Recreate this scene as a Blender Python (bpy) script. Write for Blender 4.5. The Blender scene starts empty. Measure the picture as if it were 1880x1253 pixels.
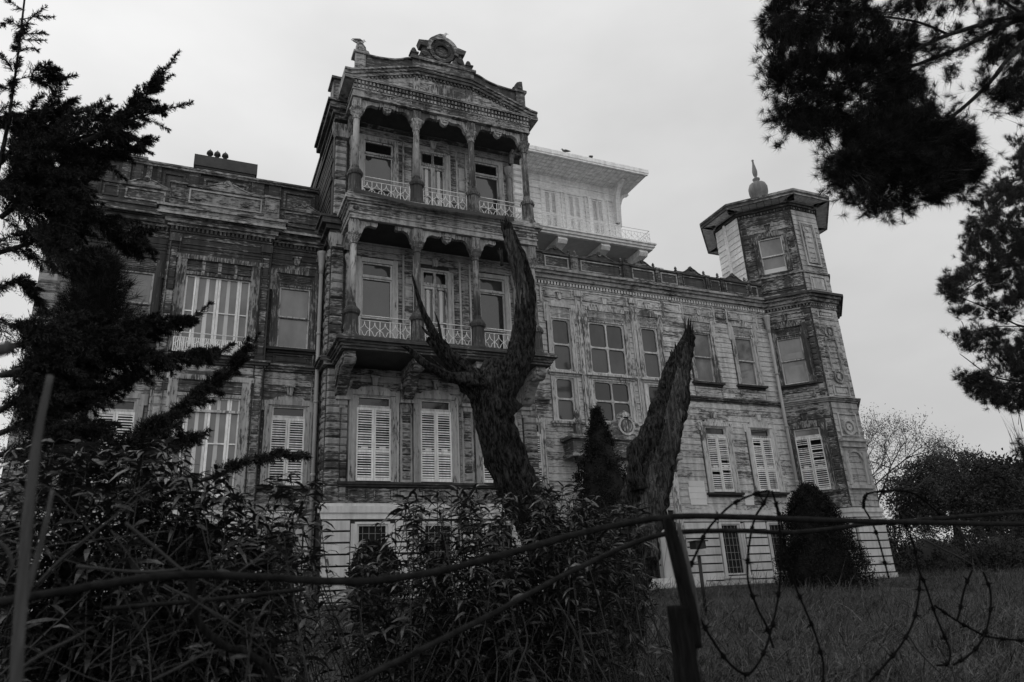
# Abandoned wooden mansion behind a barbed fence, overcast black-and-white photograph.
import bpy, math, random
import numpy as np
from mathutils import Vector, Matrix

sc = bpy.context.scene
rng = np.random.default_rng(11)
random.seed(11)

# ---------------------------------------------------------------- camera
cam_data = bpy.data.cameras.new('camera')
cam = bpy.data.objects.new('camera', cam_data)
sc.collection.objects.link(cam)
R_, D_, F_ = (0.91787687, -0.39350318, -0.05154904), (0.09068566, 0.3344165, -0.93805209), (0.38636533, 0.85634155, 0.34263826)
cam.matrix_world = Matrix(((R_[0], -D_[0], -F_[0], 0), (R_[1], -D_[1], -F_[1], 0), (R_[2], -D_[2], -F_[2], 0), (0, 0, 0, 1)))
cam_data.sensor_width = 36.0
cam_data.lens = 25.68
cam_data.clip_end = 2000
cam_data.dof.use_dof = True
cam_data.dof.focus_distance = 17.0
cam_data.dof.aperture_fstop = 3.6
sc.camera = cam

# ---------------------------------------------------------------- sky, sun, exposure
EXPOSURE = 0.0
SKY_STRENGTH = 0.1
SUN_STRENGTH = 0.5
sun_dir = Vector((-0.30, 0.62, 0.72)).normalized()      # towards the sun: high, behind the house and left
w = bpy.data.worlds.new('World'); sc.world = w; w.use_nodes = True
nt = w.node_tree; nt.nodes.clear()
N = nt.nodes.new; L = nt.links.new
out = N('ShaderNodeOutputWorld'); bg = N('ShaderNodeBackground'); bg.inputs['Strength'].default_value = SKY_STRENGTH
L(bg.outputs[0], out.inputs[0])
sky = N('ShaderNodeTexSky'); sky.sky_type = 'NISHITA'; sky.sun_disc = False
sky.sun_elevation = math.asin(sun_dir.z); sky.sun_rotation = math.atan2(sun_dir.x, sun_dir.y)
bw = N('ShaderNodeRGBToBW'); L(sky.outputs[0], bw.inputs[0])
tc = N('ShaderNodeTexCoord')
# overcast: brighter overhead, leftwards, and added brightness behind the camera to light the facade
sx = N('ShaderNodeSeparateXYZ'); L(tc.outputs['Generated'], sx.inputs[0])
def wm(op, a, b, c=None, clamp=False):
    n = N('ShaderNodeMath'); n.operation = op; n.use_clamp = clamp
    for i, v in enumerate((a, b, c)):
        if v is None: continue
        if isinstance(v, float): n.inputs[i].default_value = v
        else: L(v, n.inputs[i])
    return n.outputs[0]
cloud_l = wm('MULTIPLY_ADD', wm('MAXIMUM', sx.outputs['Z'], 0.0), .28, wm('MULTIPLY_ADD', sx.outputs['X'], -.09, wm('MULTIPLY_ADD', sx.outputs['Y'], -.10, .715)))
mp = N('ShaderNodeMapping'); mp.inputs['Scale'].default_value = (1.0, 1.0, 2.2); L(tc.outputs['Generated'], mp.inputs[0])
nz = N('ShaderNodeTexNoise'); nz.inputs['Scale'].default_value = 2.1; nz.inputs['Detail'].default_value = 5; nz.inputs['Roughness'].default_value = .5
L(mp.outputs[0], nz.inputs['Vector'])
mr = N('ShaderNodeMapRange'); L(nz.outputs['Fac'], mr.inputs[0])
for k, v in zip((1, 2, 3, 4), (.3, .7, .86, 1.12)): mr.inputs[k].default_value = v
mu = N('ShaderNodeMath'); mu.operation = 'MULTIPLY'; L(cloud_l, mu.inputs[0]); L(mr.outputs[0], mu.inputs[1])
sc10 = N('ShaderNodeMath'); sc10.operation = 'MULTIPLY'; L(mu.outputs[0], sc10.inputs[0]); sc10.inputs[1].default_value = 9.4
mixs = N('ShaderNodeMath'); mixs.operation = 'MULTIPLY_ADD'; L(bw.outputs[0], mixs.inputs[0]); mixs.inputs[1].default_value = .06; L(sc10.outputs[0], mixs.inputs[2])
L(mixs.outputs[0], bg.inputs['Color'])

sd = bpy.data.lights.new('sun', 'SUN'); sd.energy = SUN_STRENGTH; sd.angle = math.radians(14); sd.color = (1, .995, .985)
so = bpy.data.objects.new('sun', sd); sc.collection.objects.link(so)
so.rotation_euler = sun_dir.to_track_quat('Z', 'Y').to_euler()
sc.view_settings.view_transform = 'Standard'; sc.view_settings.look = 'None'
sc.view_settings.exposure = EXPOSURE; sc.view_settings.gamma = 1.0; sc.view_settings.use_curve_mapping = False
sc.cycles.max_bounces = 6; sc.cycles.diffuse_bounces = 3; sc.cycles.glossy_bounces = 2
sc.cycles.transmission_bounces = 3; sc.cycles.transparent_max_bounces = 4

# ---------------------------------------------------------------- materials
class NT:
    """small helper round a material's node tree"""
    def __init__(s, name):
        s.m = bpy.data.materials.new(name); s.m.use_nodes = True
        s.t = s.m.node_tree; s.t.nodes.clear()
        s.o = s.t.nodes.new('ShaderNodeOutputMaterial'); s.b = s.t.nodes.new('ShaderNodeBsdfPrincipled')
        s.t.links.new(s.b.outputs[0], s.o.inputs[0])
        s.pos = s.t.nodes.new('ShaderNodeNewGeometry').outputs['Position']
        s.rnd = s.t.nodes.new('ShaderNodeObjectInfo').outputs['Random']
    def put(s, sock, v):
        if hasattr(v, 'is_output') or hasattr(v, 'links'): s.t.links.new(v, sock)
        else: sock.default_value = v
    def math(s, op, a, b=0.0, c=None, clamp=False):
        n = s.t.nodes.new('ShaderNodeMath'); n.operation = op; n.use_clamp = clamp
        s.put(n.inputs[0], a); s.put(n.inputs[1], b)
        if c is not None: s.put(n.inputs[2], c)
        return n.outputs[0]
    def noise(s, vec, scale=1.0, detail=5.0, rough=.6):
        n = s.t.nodes.new('ShaderNodeTexNoise'); s.t.links.new(vec, n.inputs['Vector'])
        n.inputs['Scale'].default_value = scale; n.inputs['Detail'].default_value = detail; n.inputs['Roughness'].default_value = rough
        return n.outputs['Fac']
    def map(s, scale, loc=(0, 0, 0), rnd=0.0, src=None):
        n = s.t.nodes.new('ShaderNodeMapping'); s.t.links.new(src or s.pos, n.inputs[0]); n.inputs['Scale'].default_value = scale
        n.inputs['Location'].default_value = loc
        if rnd:
            c = s.t.nodes.new('ShaderNodeCombineXYZ'); v = s.math('MULTIPLY', s.rnd, rnd)
            for i in range(3): s.t.links.new(v, c.inputs[i])
            s.t.links.new(c.outputs[0], n.inputs['Location'])
        return n.outputs[0]
    def rng(s, v, a, b, c, d, smooth=False):
        n = s.t.nodes.new('ShaderNodeMapRange'); s.put(n.inputs[0], v); n.clamp = True
        if smooth: n.interpolation_type = 'SMOOTHSTEP'
        for i, x in zip((1, 2, 3, 4), (a, b, c, d)): s.put(n.inputs[i], x)
        return n.outputs[0]
    def mix(s, f, a, b):
        n = s.t.nodes.new('ShaderNodeMix'); n.data_type = 'FLOAT'
        s.put(n.inputs[0], f); s.put(n.inputs[2], a); s.put(n.inputs[3], b)
        return n.outputs[0]
    def done(s, col, rough=.85, bump=None, bstr=.4, bdist=.01, spec=.3):
        s.put(s.b.inputs['Base Color'], col if not isinstance(col, float) else (col, col, col, 1))
        s.put(s.b.inputs['Roughness'], rough); s.b.inputs['Specular IOR Level'].default_value = spec
        if bump is not None:
            n = s.t.nodes.new('ShaderNodeBump'); n.inputs['Strength'].default_value = bstr; n.inputs['Distance'].default_value = bdist
            s.put(n.inputs['Height'], bump); s.t.links.new(n.outputs[0], s.b.inputs['Normal'])
        return s.m

def wood_mat(name, paint=.33, wood=.055, cover=.5, axis='h', patch=1.1, soft=.13, run=.6):
    k = NT(name); paint = min(paint*1.2, .86); wood *= 1.3
    sc_ = {'h': (1.3, 1.3, 26), 'v': (24, 24, 1.1)}[axis]
    fl = {'h': (6, 6, 20), 'v': (22, 22, 5.0)}[axis]
    grain = k.noise(k.map(sc_, rnd=37.0), 1.0, 7, .68)
    flake = k.noise(k.map(fl, rnd=11.0), 1.0, 6, .65)
    big = k.noise(k.map((1, 1, 1.3)), patch, 4, .55)
    m = k.math('ADD', k.math('MULTIPLY', grain, .5), k.math('ADD', k.math('MULTIPLY', big, .55), k.math('MULTIPLY', flake, .75)))
    m = k.math('ADD', m, k.math('MULTIPLY', k.math('SUBTRACT', k.rnd, .5), .16))
    m = k.math('ADD', m, k.math('MULTIPLY', k.math('SUBTRACT', k.noise(k.map((1, 1, 1)), .33, 2, .5), .5), .40))
    T = .90 + (.5 - cover) * .5
    mask = k.rng(m, T - soft / 2, T + soft / 2, 0, 1, True)
    wcol = k.math('MULTIPLY', k.rng(grain, .3, .72, .45, 1.75), wood)
    pcol = k.math('MULTIPLY', k.rng(flake, .3, .7, .72, 1.1), paint)
    col = k.mix(mask, wcol, pcol)
    drip = k.noise(k.map((5, 5, .35)), 1.0, 4, .6)
    col = k.math('MULTIPLY', col, k.rng(drip, .36, .6, run, 1.05))
    col = k.math('MULTIPLY', col, k.rng(k.rnd, 0, 1, .85, 1.15))
    h = k.math('ADD', k.math('MULTIPLY', mask, .35), k.math('MULTIPLY', grain, .8))
    return k.done(col, .82, h, .55, .012, .25)

def plain_mat(name, val, var=.2, scale=3.0, rough=.8, stretch=(1, 1, 1), bump=.3, spec=.3, drip=0.0, bdist=.01):
    k = NT(name)
    n = k.noise(k.map(stretch, rnd=9.0), scale, 6, .65)
    col = k.math('MULTIPLY', k.rng(n, .28, .72, 1 - var, 1 + var), val)
    if drip:
        d = k.noise(k.map((6, 6, .4)), 1.0, 5, .6)
        col = k.math('MULTIPLY', col, k.rng(d, .38, .58, 1 - drip, 1.0))
    col = k.math('MULTIPLY', col, k.rng(k.rnd, 0, 1, .9, 1.1))
    return k.done(col, rough, n, bump, bdist, spec)

def glass_mat(name, val, rough=.05, var=.5, spec=.7):
    k = NT(name)
    n = k.noise(k.map((.9, .9, .5), rnd=19.0), 1.3, 4, .6)
    col = k.math('MULTIPLY', k.rng(n, .3, .7, 1 - var, 1 + var), val)  # random tone paints uneven reflections into the glass colour
    wob = k.noise(k.map((1.5, 1.5, 1.5), rnd=5.0), 1.0, 2, .5)
    return k.done(col, rough, wob, .04, .02, spec)

def leaf_mat(name, val, var=.35, rough=.6, spec=.35):
    k = NT(name)
    n = k.noise(k.map((1, 1, 1)), 2.2, 3, .6)
    f = k.noise(k.map((1, 1, 1)), 19.0, 2, .6)
    col = k.math('MULTIPLY', k.rng(n, .3, .7, 1 - var, 1 + var), val)
    col = k.math('MULTIPLY', col, k.rng(f, .3, .7, .55, 1.55))
    h = k.noise(k.map((1, 1, 1)), 70.0, 1, .5)
    col = k.math('MULTIPLY', col, k.rng(h, .3, .7, .55, 1.5))
    return k.done(col, rough, None, spec=spec)

def bark_mat(name, lo, hi, st):
    k = NT(name); a = k.noise(k.map(st), 1.0, 6, .7); b = k.noise(k.map((2, 2, 1)), 1.0, 4, .6); f = k.noise(k.map((st[0]*2.2, st[1]*2.2, st[2]*2)), 1.0, 4, .6)
    v = k.math('ADD', k.math('MULTIPLY', a, .7), k.math('MULTIPLY', f, .3))
    col = k.math('MULTIPLY', k.rng(v, .42, .62, lo, hi, True), k.rng(b, .3, .68, .3, 1.5))
    return k.done(col, .92, v, 1.0, .05, .15)

M = dict(
    bay=wood_mat('weathered boards of the bay', .31, .066, .5, 'h'),
    bay_v=wood_mat('weathered vertical trim of the bay', .32, .075, .56, 'v'),
    bay_low=wood_mat('flaking paint on the lower bay', .27, .05, .55, 'h'),
    bay_low_v=wood_mat('flaking paint on lower trim', .33, .06, .68, 'v'),
    left=wood_mat('bare dark boards of the left wing', .26, .042, .34, 'h'),
    left_v=wood_mat('bare dark trim of the left wing', .24, .045, .34, 'v'),
    left_low=wood_mat('half bare boards of the lower left wing', .32, .065, .56, 'h'),
    left_low_v=wood_mat('half bare trim of the lower left wing', .34, .07, .64, 'v'),
    right=wood_mat('flaking pale boards of the right wing', .47, .09, .68, 'h', soft=.18, run=.72),
    right_v=wood_mat('flaking pale trim of the right wing', .50, .09, .66, 'v', soft=.16, run=.75),
    recess=wood_mat('sheltered boards behind the balconies', .32, .065, .66, 'h', soft=.16, run=.7), recess_v=wood_mat('sheltered trim behind the balconies', .36, .08, .74, 'v', soft=.16, run=.75),
    shade_r=wood_mat('pale shade box slats', .46, .12, .72, 'h'),
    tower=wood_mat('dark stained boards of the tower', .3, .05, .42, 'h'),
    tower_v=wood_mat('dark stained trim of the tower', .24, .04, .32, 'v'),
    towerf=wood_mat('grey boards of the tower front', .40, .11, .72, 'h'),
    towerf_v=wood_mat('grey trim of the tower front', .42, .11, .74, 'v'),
    parapet=wood_mat('bare parapet boards', .2, .05, .34, 'h'),
    parapet_l=wood_mat('left parapet boards', .22, .045, .36, 'h'),
    dark=wood_mat('dark bare timber', .16, .032, .2, 'h'),
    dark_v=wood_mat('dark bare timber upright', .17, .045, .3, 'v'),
    column=wood_mat('weathered column timber', .3, .085, .5, 'v'),
    cornice=wood_mat('cornice boards', .3, .06, .55, 'h'),
    cornice_d=wood_mat('dark cornice boards', .27, .055, .36, 'h'),
    shadeslat=wood_mat('shade box slats', .14, .06, .5, 'h'),
    soffit=plain_mat('dark balcony soffit', .05, .3, 3.0),  # very dark tone on the undersides of the balconies
    stucco=plain_mat('painted basement stucco', .6, .14, 2.0, .85, bump=.2, drip=.22),
    white=wood_mat('old white paint', .71, .2, 1.0, 'v', soft=.16, run=.85),
    whiteh=wood_mat('old white paint on rails', .56, .12, .93, 'h', soft=.16),
    sash=wood_mat('grey white sash paint', .5, .11, .76, 'v', soft=.16),
    iron=plain_mat('white painted iron', .8, .18, 9.0, .6),
    pav=wood_mat('fresh white boards', .86, .4, 1.15, 'h', soft=.2, run=.85),
    patch=plain_mat('new pale repair boards', .66, .06, 2.0, .8),
    pipe=plain_mat('grey painted downpipe', .36, .15, 5.0, .6, stretch=(1, 1, .2)),
    lead=plain_mat('dark lead roofing', .05, .3, 3.0, .6),
    finial=plain_mat('zinc finial', .17, .3, 4.0, .6, stretch=(1, 1, .3), drip=.3),
    glass=glass_mat('dusty dark window glass', .045),
    glass_l=glass_mat('window glass over a pale blind', .15),
    glass_d=glass_mat('black window glass', .012),
    glass_b=glass_mat('glass with painted reflection', .24),  # reflection is painted as a pale base colour
    glass_r=glass_mat('reflecting balcony glass', .03, .03, .5, 1.0),
    curtain=plain_mat('white curtain', .6, .12, 4.0, .9, stretch=(8, 8, .4)),
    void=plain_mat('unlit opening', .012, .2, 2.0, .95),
    bars=plain_mat('iron window bars', .22, .2, 5.0, .6),
    bars_d=plain_mat('dark iron', .03, .3, 8.0, .6),
    bird=plain_mat('gull feathers', .6, .1, 9.0, .8),
    bird_g=plain_mat('grey feathers', .16, .2, 9.0, .8),
    bill=plain_mat('bill', .2, .1, 5.0, .5),
    tarp=plain_mat('grey roofing felt', .03, .5, 4.0, .7, stretch=(1, 1, 4)),
    bark=bark_mat('dead bark', .001, .05, (34, 34, 9)), barkless=bark_mat('bare grey deadwood', .022, .13, (40, 40, 1.4)),
    stem=plain_mat('twig bark', .03, .4, 8.0, .9),
    cedar=leaf_mat('cedar sprays', .024, .4, .8, .15), pine=leaf_mat('pine needles', .015, .3, .9, .1),
    pine_f=leaf_mat('far pine needles', .036, .5, .9, .1), olea=leaf_mat('oleander leaves', .024, .5, .4, .5),
    hedge=leaf_mat('hedge leaves', .016, .5, .7, .2), cyp=leaf_mat('cypress sprays', .011, .45, .8, .15),
    bare=leaf_mat('autumn leaves', .05, .3), grass=leaf_mat('dry grass', .060, .75, .8, .1),
    soil=plain_mat('meadow soil', .03, .4, 1.5, .95, bump=.6, bdist=.06),
    rope=plain_mat('weathered cable', .014, .6, 30.0, .95, bump=.8, spec=.05), wire=plain_mat('rusty barbed wire', .005, .3, 20.0, .9, spec=.04),
    stake=plain_mat('grey stake wood', .07, .6, 6.0, .9, stretch=(16, 16, 1.0), bump=.8, spec=.1),
    post=plain_mat('rotten post wood', .012, .8, 6.0, .95, stretch=(14, 14, 1.2), bump=.9, bdist=.02, spec=.05),
    cane=plain_mat('dry cane', .022, .3, 6.0, .8), lampm=plain_mat('black lamp metal', .012, .2, 6.0, .4),
    lens=plain_mat('pale lamp glass', .4, .1, 3.0, .3),
)

# ---------------------------------------------------------------- geometry helpers
col = sc.collection
BASE = {}                                                # object name -> world position of its root
class Frame:
    """a vertical wall plane: u runs along it, d is measured outwards from it"""
    def __init__(s, o=(0, 0), u=(1, 0), n=(0, -1)): s.o, s.u, s.n = o, u, n
    def __call__(s, u, z, d): return (s.o[0] + s.u[0]*u + s.n[0]*d, s.o[1] + s.u[1]*u + s.n[1]*d, z)
WORLD = Frame((0, 0), (1, 0), (0, 1))                    # u = x, d = y

class MB:
    """collects boxes, prisms, lathes and tubes; build() links them as one mesh object"""
    def __init__(s, f=WORLD): s.f, s.v, s.q, s.sm = f, [], [], []
    def add(s, verts, faces, smooth=False):
        b = len(s.v); s.v += verts; s.q += [tuple(i + b for i in fc) for fc in faces]; s.sm += [smooth]*len(faces); return s
    def box(s, u0, u1, z0, z1, d0, d1):
        f = s.f; p = [f(u, z, d) for d in (d0, d1) for z in (z0, z1) for u in (u0, u1)]
        return s.add(p, [(0, 1, 3, 2), (4, 6, 7, 5), (0, 4, 5, 1), (2, 3, 7, 6), (0, 2, 6, 4), (1, 5, 7, 3)])
    def prism(s, poly, d0, d1):                          # (u, z) outline, extruded outwards
        n = len(poly); f = s.f
        p = [f(u, z, d0) for u, z in poly] + [f(u, z, d1) for u, z in poly]
        return s.add(p, [tuple(range(n)), tuple(range(2*n - 1, n - 1, -1))] + [(i, i + n, (i + 1) % n + n, (i + 1) % n) for i in range(n)])
    def sweep(s, poly, u0, u1):                          # (d, z) outline, extruded along the wall
        n = len(poly); f = s.f
        p = [f(u0, z, d) for d, z in poly] + [f(u1, z, d) for d, z in poly]
        return s.add(p, [tuple(range(n)), tuple(range(2*n - 1, n - 1, -1))] + [(i, i + n, (i + 1) % n + n, (i + 1) % n) for i in range(n)])
    def lathe(s, u, d, prof, n=12, smooth=True, flute=0.0):
        f = s.f; c = f(u, 0, d); p = []; q = []
        for r, z in prof:
            for i in range(n):
                a = 2*math.pi*(i + .5)/n; rr = r*(1 - flute*(i % 2)); p.append((c[0] + rr*math.cos(a), c[1] + rr*math.sin(a), z))
        m = len(prof)
        for j in range(m - 1):
            for i in range(n): q.append((j*n + i, j*n + (i + 1) % n, (j + 1)*n + (i + 1) % n, (j + 1)*n + i))
        q += [tuple(range(n))[::-1], tuple(range((m - 1)*n, m*n))]
        return s.add(p, q, smooth)
    def tube(s, pts, rad, n=6, smooth=True, rough=0.0, framed=False):
        P = [Vector(s.f(*p)) if framed else Vector(p) for p in pts]; m = len(P)
        if not hasattr(rad, '__len__'): rad = [rad]*m
        p = []; q = []; t0 = (P[1] - P[0]).normalized()
        a = t0.orthogonal().normalized()
        for j in range(m):
            t = (P[min(j + 1, m - 1)] - P[max(j - 1, 0)]).normalized()
            a = (a - t*a.dot(t)).normalized(); b = t.cross(a)
            for i in range(n):
                g = 2*math.pi*i/n; r = rad[j]*(1 + (random.uniform(-rough, rough) if rough else 0))
                p.append(tuple(P[j] + (a*math.cos(g) + b*math.sin(g))*r))
        for j in range(m - 1):
            for i in range(n): q.append((j*n + i, j*n + (i + 1) % n, (j + 1)*n + (i + 1) % n, (j + 1)*n + i))
        q += [tuple(range(n))[::-1], tuple(range((m - 1)*n, m*n))]
        return s.add(p, q, smooth)
    def build(s, name, mat, parent=None, kind=None, label=None):
        b = BASE.get(parent.name, Vector()) if parent else Vector()
        me = bpy.data.meshes.new(name)
        me.from_pydata([(x - b[0], y - b[1], z - b[2]) for x, y, z in s.v], [], s.q)
        me.polygons.foreach_set('use_smooth', s.sm); me.materials.append(mat); me.update()
        return link(name, me, parent, kind, label)

def link(name, me, parent=None, kind=None, label=None):
    o = bpy.data.objects.new(name, me); col.objects.link(o)
    if parent: o.parent = parent; BASE[o.name] = BASE.get(parent.name, Vector())
    if kind: o['kind'] = kind
    if label: o['label'] = label
    return o
def tag(o, label, cat, group=None, kind=None):
    o['label'] = label; o['category'] = cat
    if group: o['group'] = group
    if kind: o['kind'] = kind
    return o
def empty(name, loc, label, cat, group=None):
    o = bpy.data.objects.new(name, None); col.objects.link(o); o.location = loc; o.empty_display_size = .2
    BASE[o.name] = Vector(loc); return tag(o, label, cat, group)
def np_mesh(name, V, k, mat, parent=None, kind=None, label=None):
    """V is (faces*k, 3): loose triangles or quads, fast"""
    b = BASE.get(parent.name, Vector()) if parent else Vector()
    V = np.asarray(V, np.float32).reshape(-1, 3) - np.array(b, np.float32); n = len(V)//k
    me = bpy.data.meshes.new(name); me.vertices.add(n*k); me.vertices.foreach_set('co', V[:n*k].ravel())
    me.loops.add(n*k); me.loops.foreach_set('vertex_index', np.arange(n*k, dtype=np.int32))
    me.polygons.add(n); me.polygons.foreach_set('loop_start', np.arange(0, n*k, k, dtype=np.int32))
    me.update(calc_edges=True); me.materials.append(mat)
    return link(name, me, parent, kind, label)
def spline(pts, n):
    """Catmull-Rom through pts, n points per span"""
    P = np.array(pts, float); P = np.vstack([2*P[0] - P[1], P, 2*P[-1] - P[-2]]); o = []
    for i in range(1, len(P) - 2):
        for t in np.linspace(0, 1, n, endpoint=False):
            a, b, c, d = P[i - 1:i + 3]
            o.append(.5*((2*b) + (c - a)*t + (2*a - 5*b + 4*c - d)*t*t + (3*b - a - 3*c + d)*t**3))
    o.append(P[-2]); return np.array(o)
def gz(y): return np.minimum(-.32 + .085*(np.asarray(y, float) - 12), .30)

# ---------------------------------------------------------------- the mansion
house = empty('mansion', (6.47, 20, .2), 'weathered three-storey timber mansion with columned balconies, peeling paint and a domed corner turret', 'mansion')

def unit_mesh(name, kind, mat):
    """a piece 1 x 1 x 1 (y runs inwards-out: 0 at the wall, -1 outwards), shared by alike pieces"""
    if kind == 'lap':                                    # lapped board, thicker at its lower edge
        v = [(0, 0, 0), (1, 0, 0), (1, 0, 1), (0, 0, 1), (0, -1, 0), (1, -1, 0), (1, -.35, 1), (0, -.35, 1)]
    else: v = [(0, 0, 0), (1, 0, 0), (1, 0, 1), (0, 0, 1), (0, -1, 0), (1, -1, 0), (1, -1, 1), (0, -1, 1)]
    q = [(0, 1, 2, 3), (4, 7, 6, 5), (0, 4, 5, 1), (2, 6, 7, 3), (0, 3, 7, 4), (1, 5, 6, 2)]
    if kind == 'quoin':                                  # bevelled block
        v = [(0, 0, 0), (1, 0, 0), (1, 0, 1), (0, 0, 1), (0, -.4, 0), (1, -.4, 0), (1, -.4, 1), (0, -.4, 1), (.12, -1, .2), (.88, -1, .2), (.88, -1, .8), (.12, -1, .8)]
        q = [(8, 11, 10, 9), (0, 4, 5, 1), (2, 6, 7, 3), (0, 3, 7, 4), (1, 5, 6, 2), (4, 8, 9, 5), (5, 9, 10, 6), (6, 10, 11, 7), (7, 11, 8, 4)]
    me = bpy.data.meshes.new(name); me.from_pydata(v, [], q); me.materials.append(mat); me.update(); return me
UM = {}
def piece(name, kind, mat, W, u0, u1, z0, z1, d0, d1, parent, tilt=0.0):
    key = (name, kind, mat.name)
    if key not in UM: UM[key] = unit_mesh(name, kind, mat)
    o = bpy.data.objects.new(name, UM[key]); col.objects.link(o); o.parent = parent
    p = Vector(W(u0, z0, d0)) - BASE[parent.name]; o.location = p
    o.rotation_euler = (0, tilt, math.atan2(W.u[1], W.u[0])); o.scale = (u1 - u0, d1 - d0, z1 - z0); BASE[o.name] = BASE[parent.name]
    return o

def cut(u0, u1, z0, z1, holes):
    """intervals of [u0, u1] left free by the holes that touch the course z0..z1"""
    iv = [(u0, u1)]
    for a, b, c, d in holes:
        if d <= z0 + .02 or c >= z1 - .02: continue
        nx = []
        for x, y in iv:
            if b <= x or a >= y: nx.append((x, y)); continue
            if a > x: nx.append((x, a))
            if b < y: nx.append((b, y))
        iv = nx
    return [(a, b) for a, b in iv if b - a > .05]

def core(W, u0, u1, z0, z1, thick, holes, mat, name='wall'):
    m = MB(W); zs = sorted({z0, z1, *[h[2] for h in holes if z0 < h[2] < z1], *[h[3] for h in holes if z0 < h[3] < z1]})
    for a, b in zip(zs, zs[1:]):
        for x, y in cut(u0, u1, a, b, holes): m.box(x, y, a, b, -thick, 0)
    return m.build(name, mat, house)

BOARDS = []                                              # (area, frame, u0, u1, z0, z1, material)
def boards(W, u0, u1, z0, z1, h, holes, mat, length=3.2):
    n = max(1, round((z1 - z0)/h)); h = (z1 - z0)/n
    for i in range(n):
        za, zb = z0 + i*h, z0 + (i + 1)*h
        for a, b in cut(u0, u1, za, zb, holes):
            k = max(1, round((b - a)/length)); xs = [a] + [a + (b - a)*(j + random.uniform(-.25, .25))/k for j in range(1, k)] + [b]
            for x, y in zip(xs, xs[1:]): BOARDS.append(((y - x)*(zb - za)*min(1, 20/max(1, abs(W(x, 0, 0)[1]))), W, x + .003, y - .003, za + .004, zb - .003, mat))

def stack(W, u0, u1, steps, mat, name='cornice', ext=True):
    """mouldings one above another: (z0, z1, projection)"""
    m = MB(W)
    for z0, z1, d in steps:
        e = d if ext else 0
        m.box(u0 - e, u1 + e, z0, z1, -.02, d)
    return m.build(name, mat, house)
def dentils(W, u0, u1, z0, z1, d0, d1, pitch, mat, duty=.55):
    m = MB(W); n = int((u1 - u0)/pitch)
    for i in range(n):
        a = u0 + (i + .2)*(u1 - u0)/n; m.box(a, a + pitch*duty, z0, z1, d0, d1)
    return m.build('dentil_band', mat, house, 'stuff')
def panel(W, u0, u1, z0, z1, d, mat, name='panel', w=.05, t=.035, inner=True):
    m = MB(W); m.box(u0, u1, z0, z0 + w, d, d + t); m.box(u0, u1, z1 - w, z1, d, d + t)
    m.box(u0, u0 + w, z0 + w, z1 - w, d, d + t); m.box(u1 - w, u1, z0 + w, z1 - w, d, d + t)
    if inner and u1 - u0 > 4*w and z1 - z0 > 4*w: m.box(u0 + 1.9*w, u1 - 1.9*w, z0 + 1.9*w, z1 - 1.9*w, d, d + t*.6)
    return m.build(name, mat, house)

def shutter(W, u0, u1, z0, z1, d, mat, parent, broken=0.0):
    m = MB(W); s = .055; zm = z0 + (z1 - z0)*.40
    m.box(u0, u0 + s, z0, z1, d, d + .04); m.box(u1 - s, u1, z0, z1, d, d + .04)
    for a, b in ((z0, z0 + .09), (zm - .035, zm + .035), (z1 - .07, z1)): m.box(u0 + s, u1 - s, a, b, d + .002, d + .037)
    m.box((u0 + u1)/2 - .09, (u0 + u1)/2 + .09, zm + .045, zm + .115, d + .02, d + .045)
    for a, b in ((z0 + .09, zm - .035), (zm + .035, z1 - .07)):
        n = int((b - a)/.068)
        for i in range(n):
            z = a + (i + .5)*(b - a)/n
            if random.random() < broken: continue
            t = random.uniform(-.006, .006)
            m.sweep([(d + .012, z + .016 + t), (d + .018, z + .019 + t), (d + .036, z - .012 - t), (d + .030, z - .017 - t)], u0 + s, u1 - s)
    return m.build('shutter', mat, parent)

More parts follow.
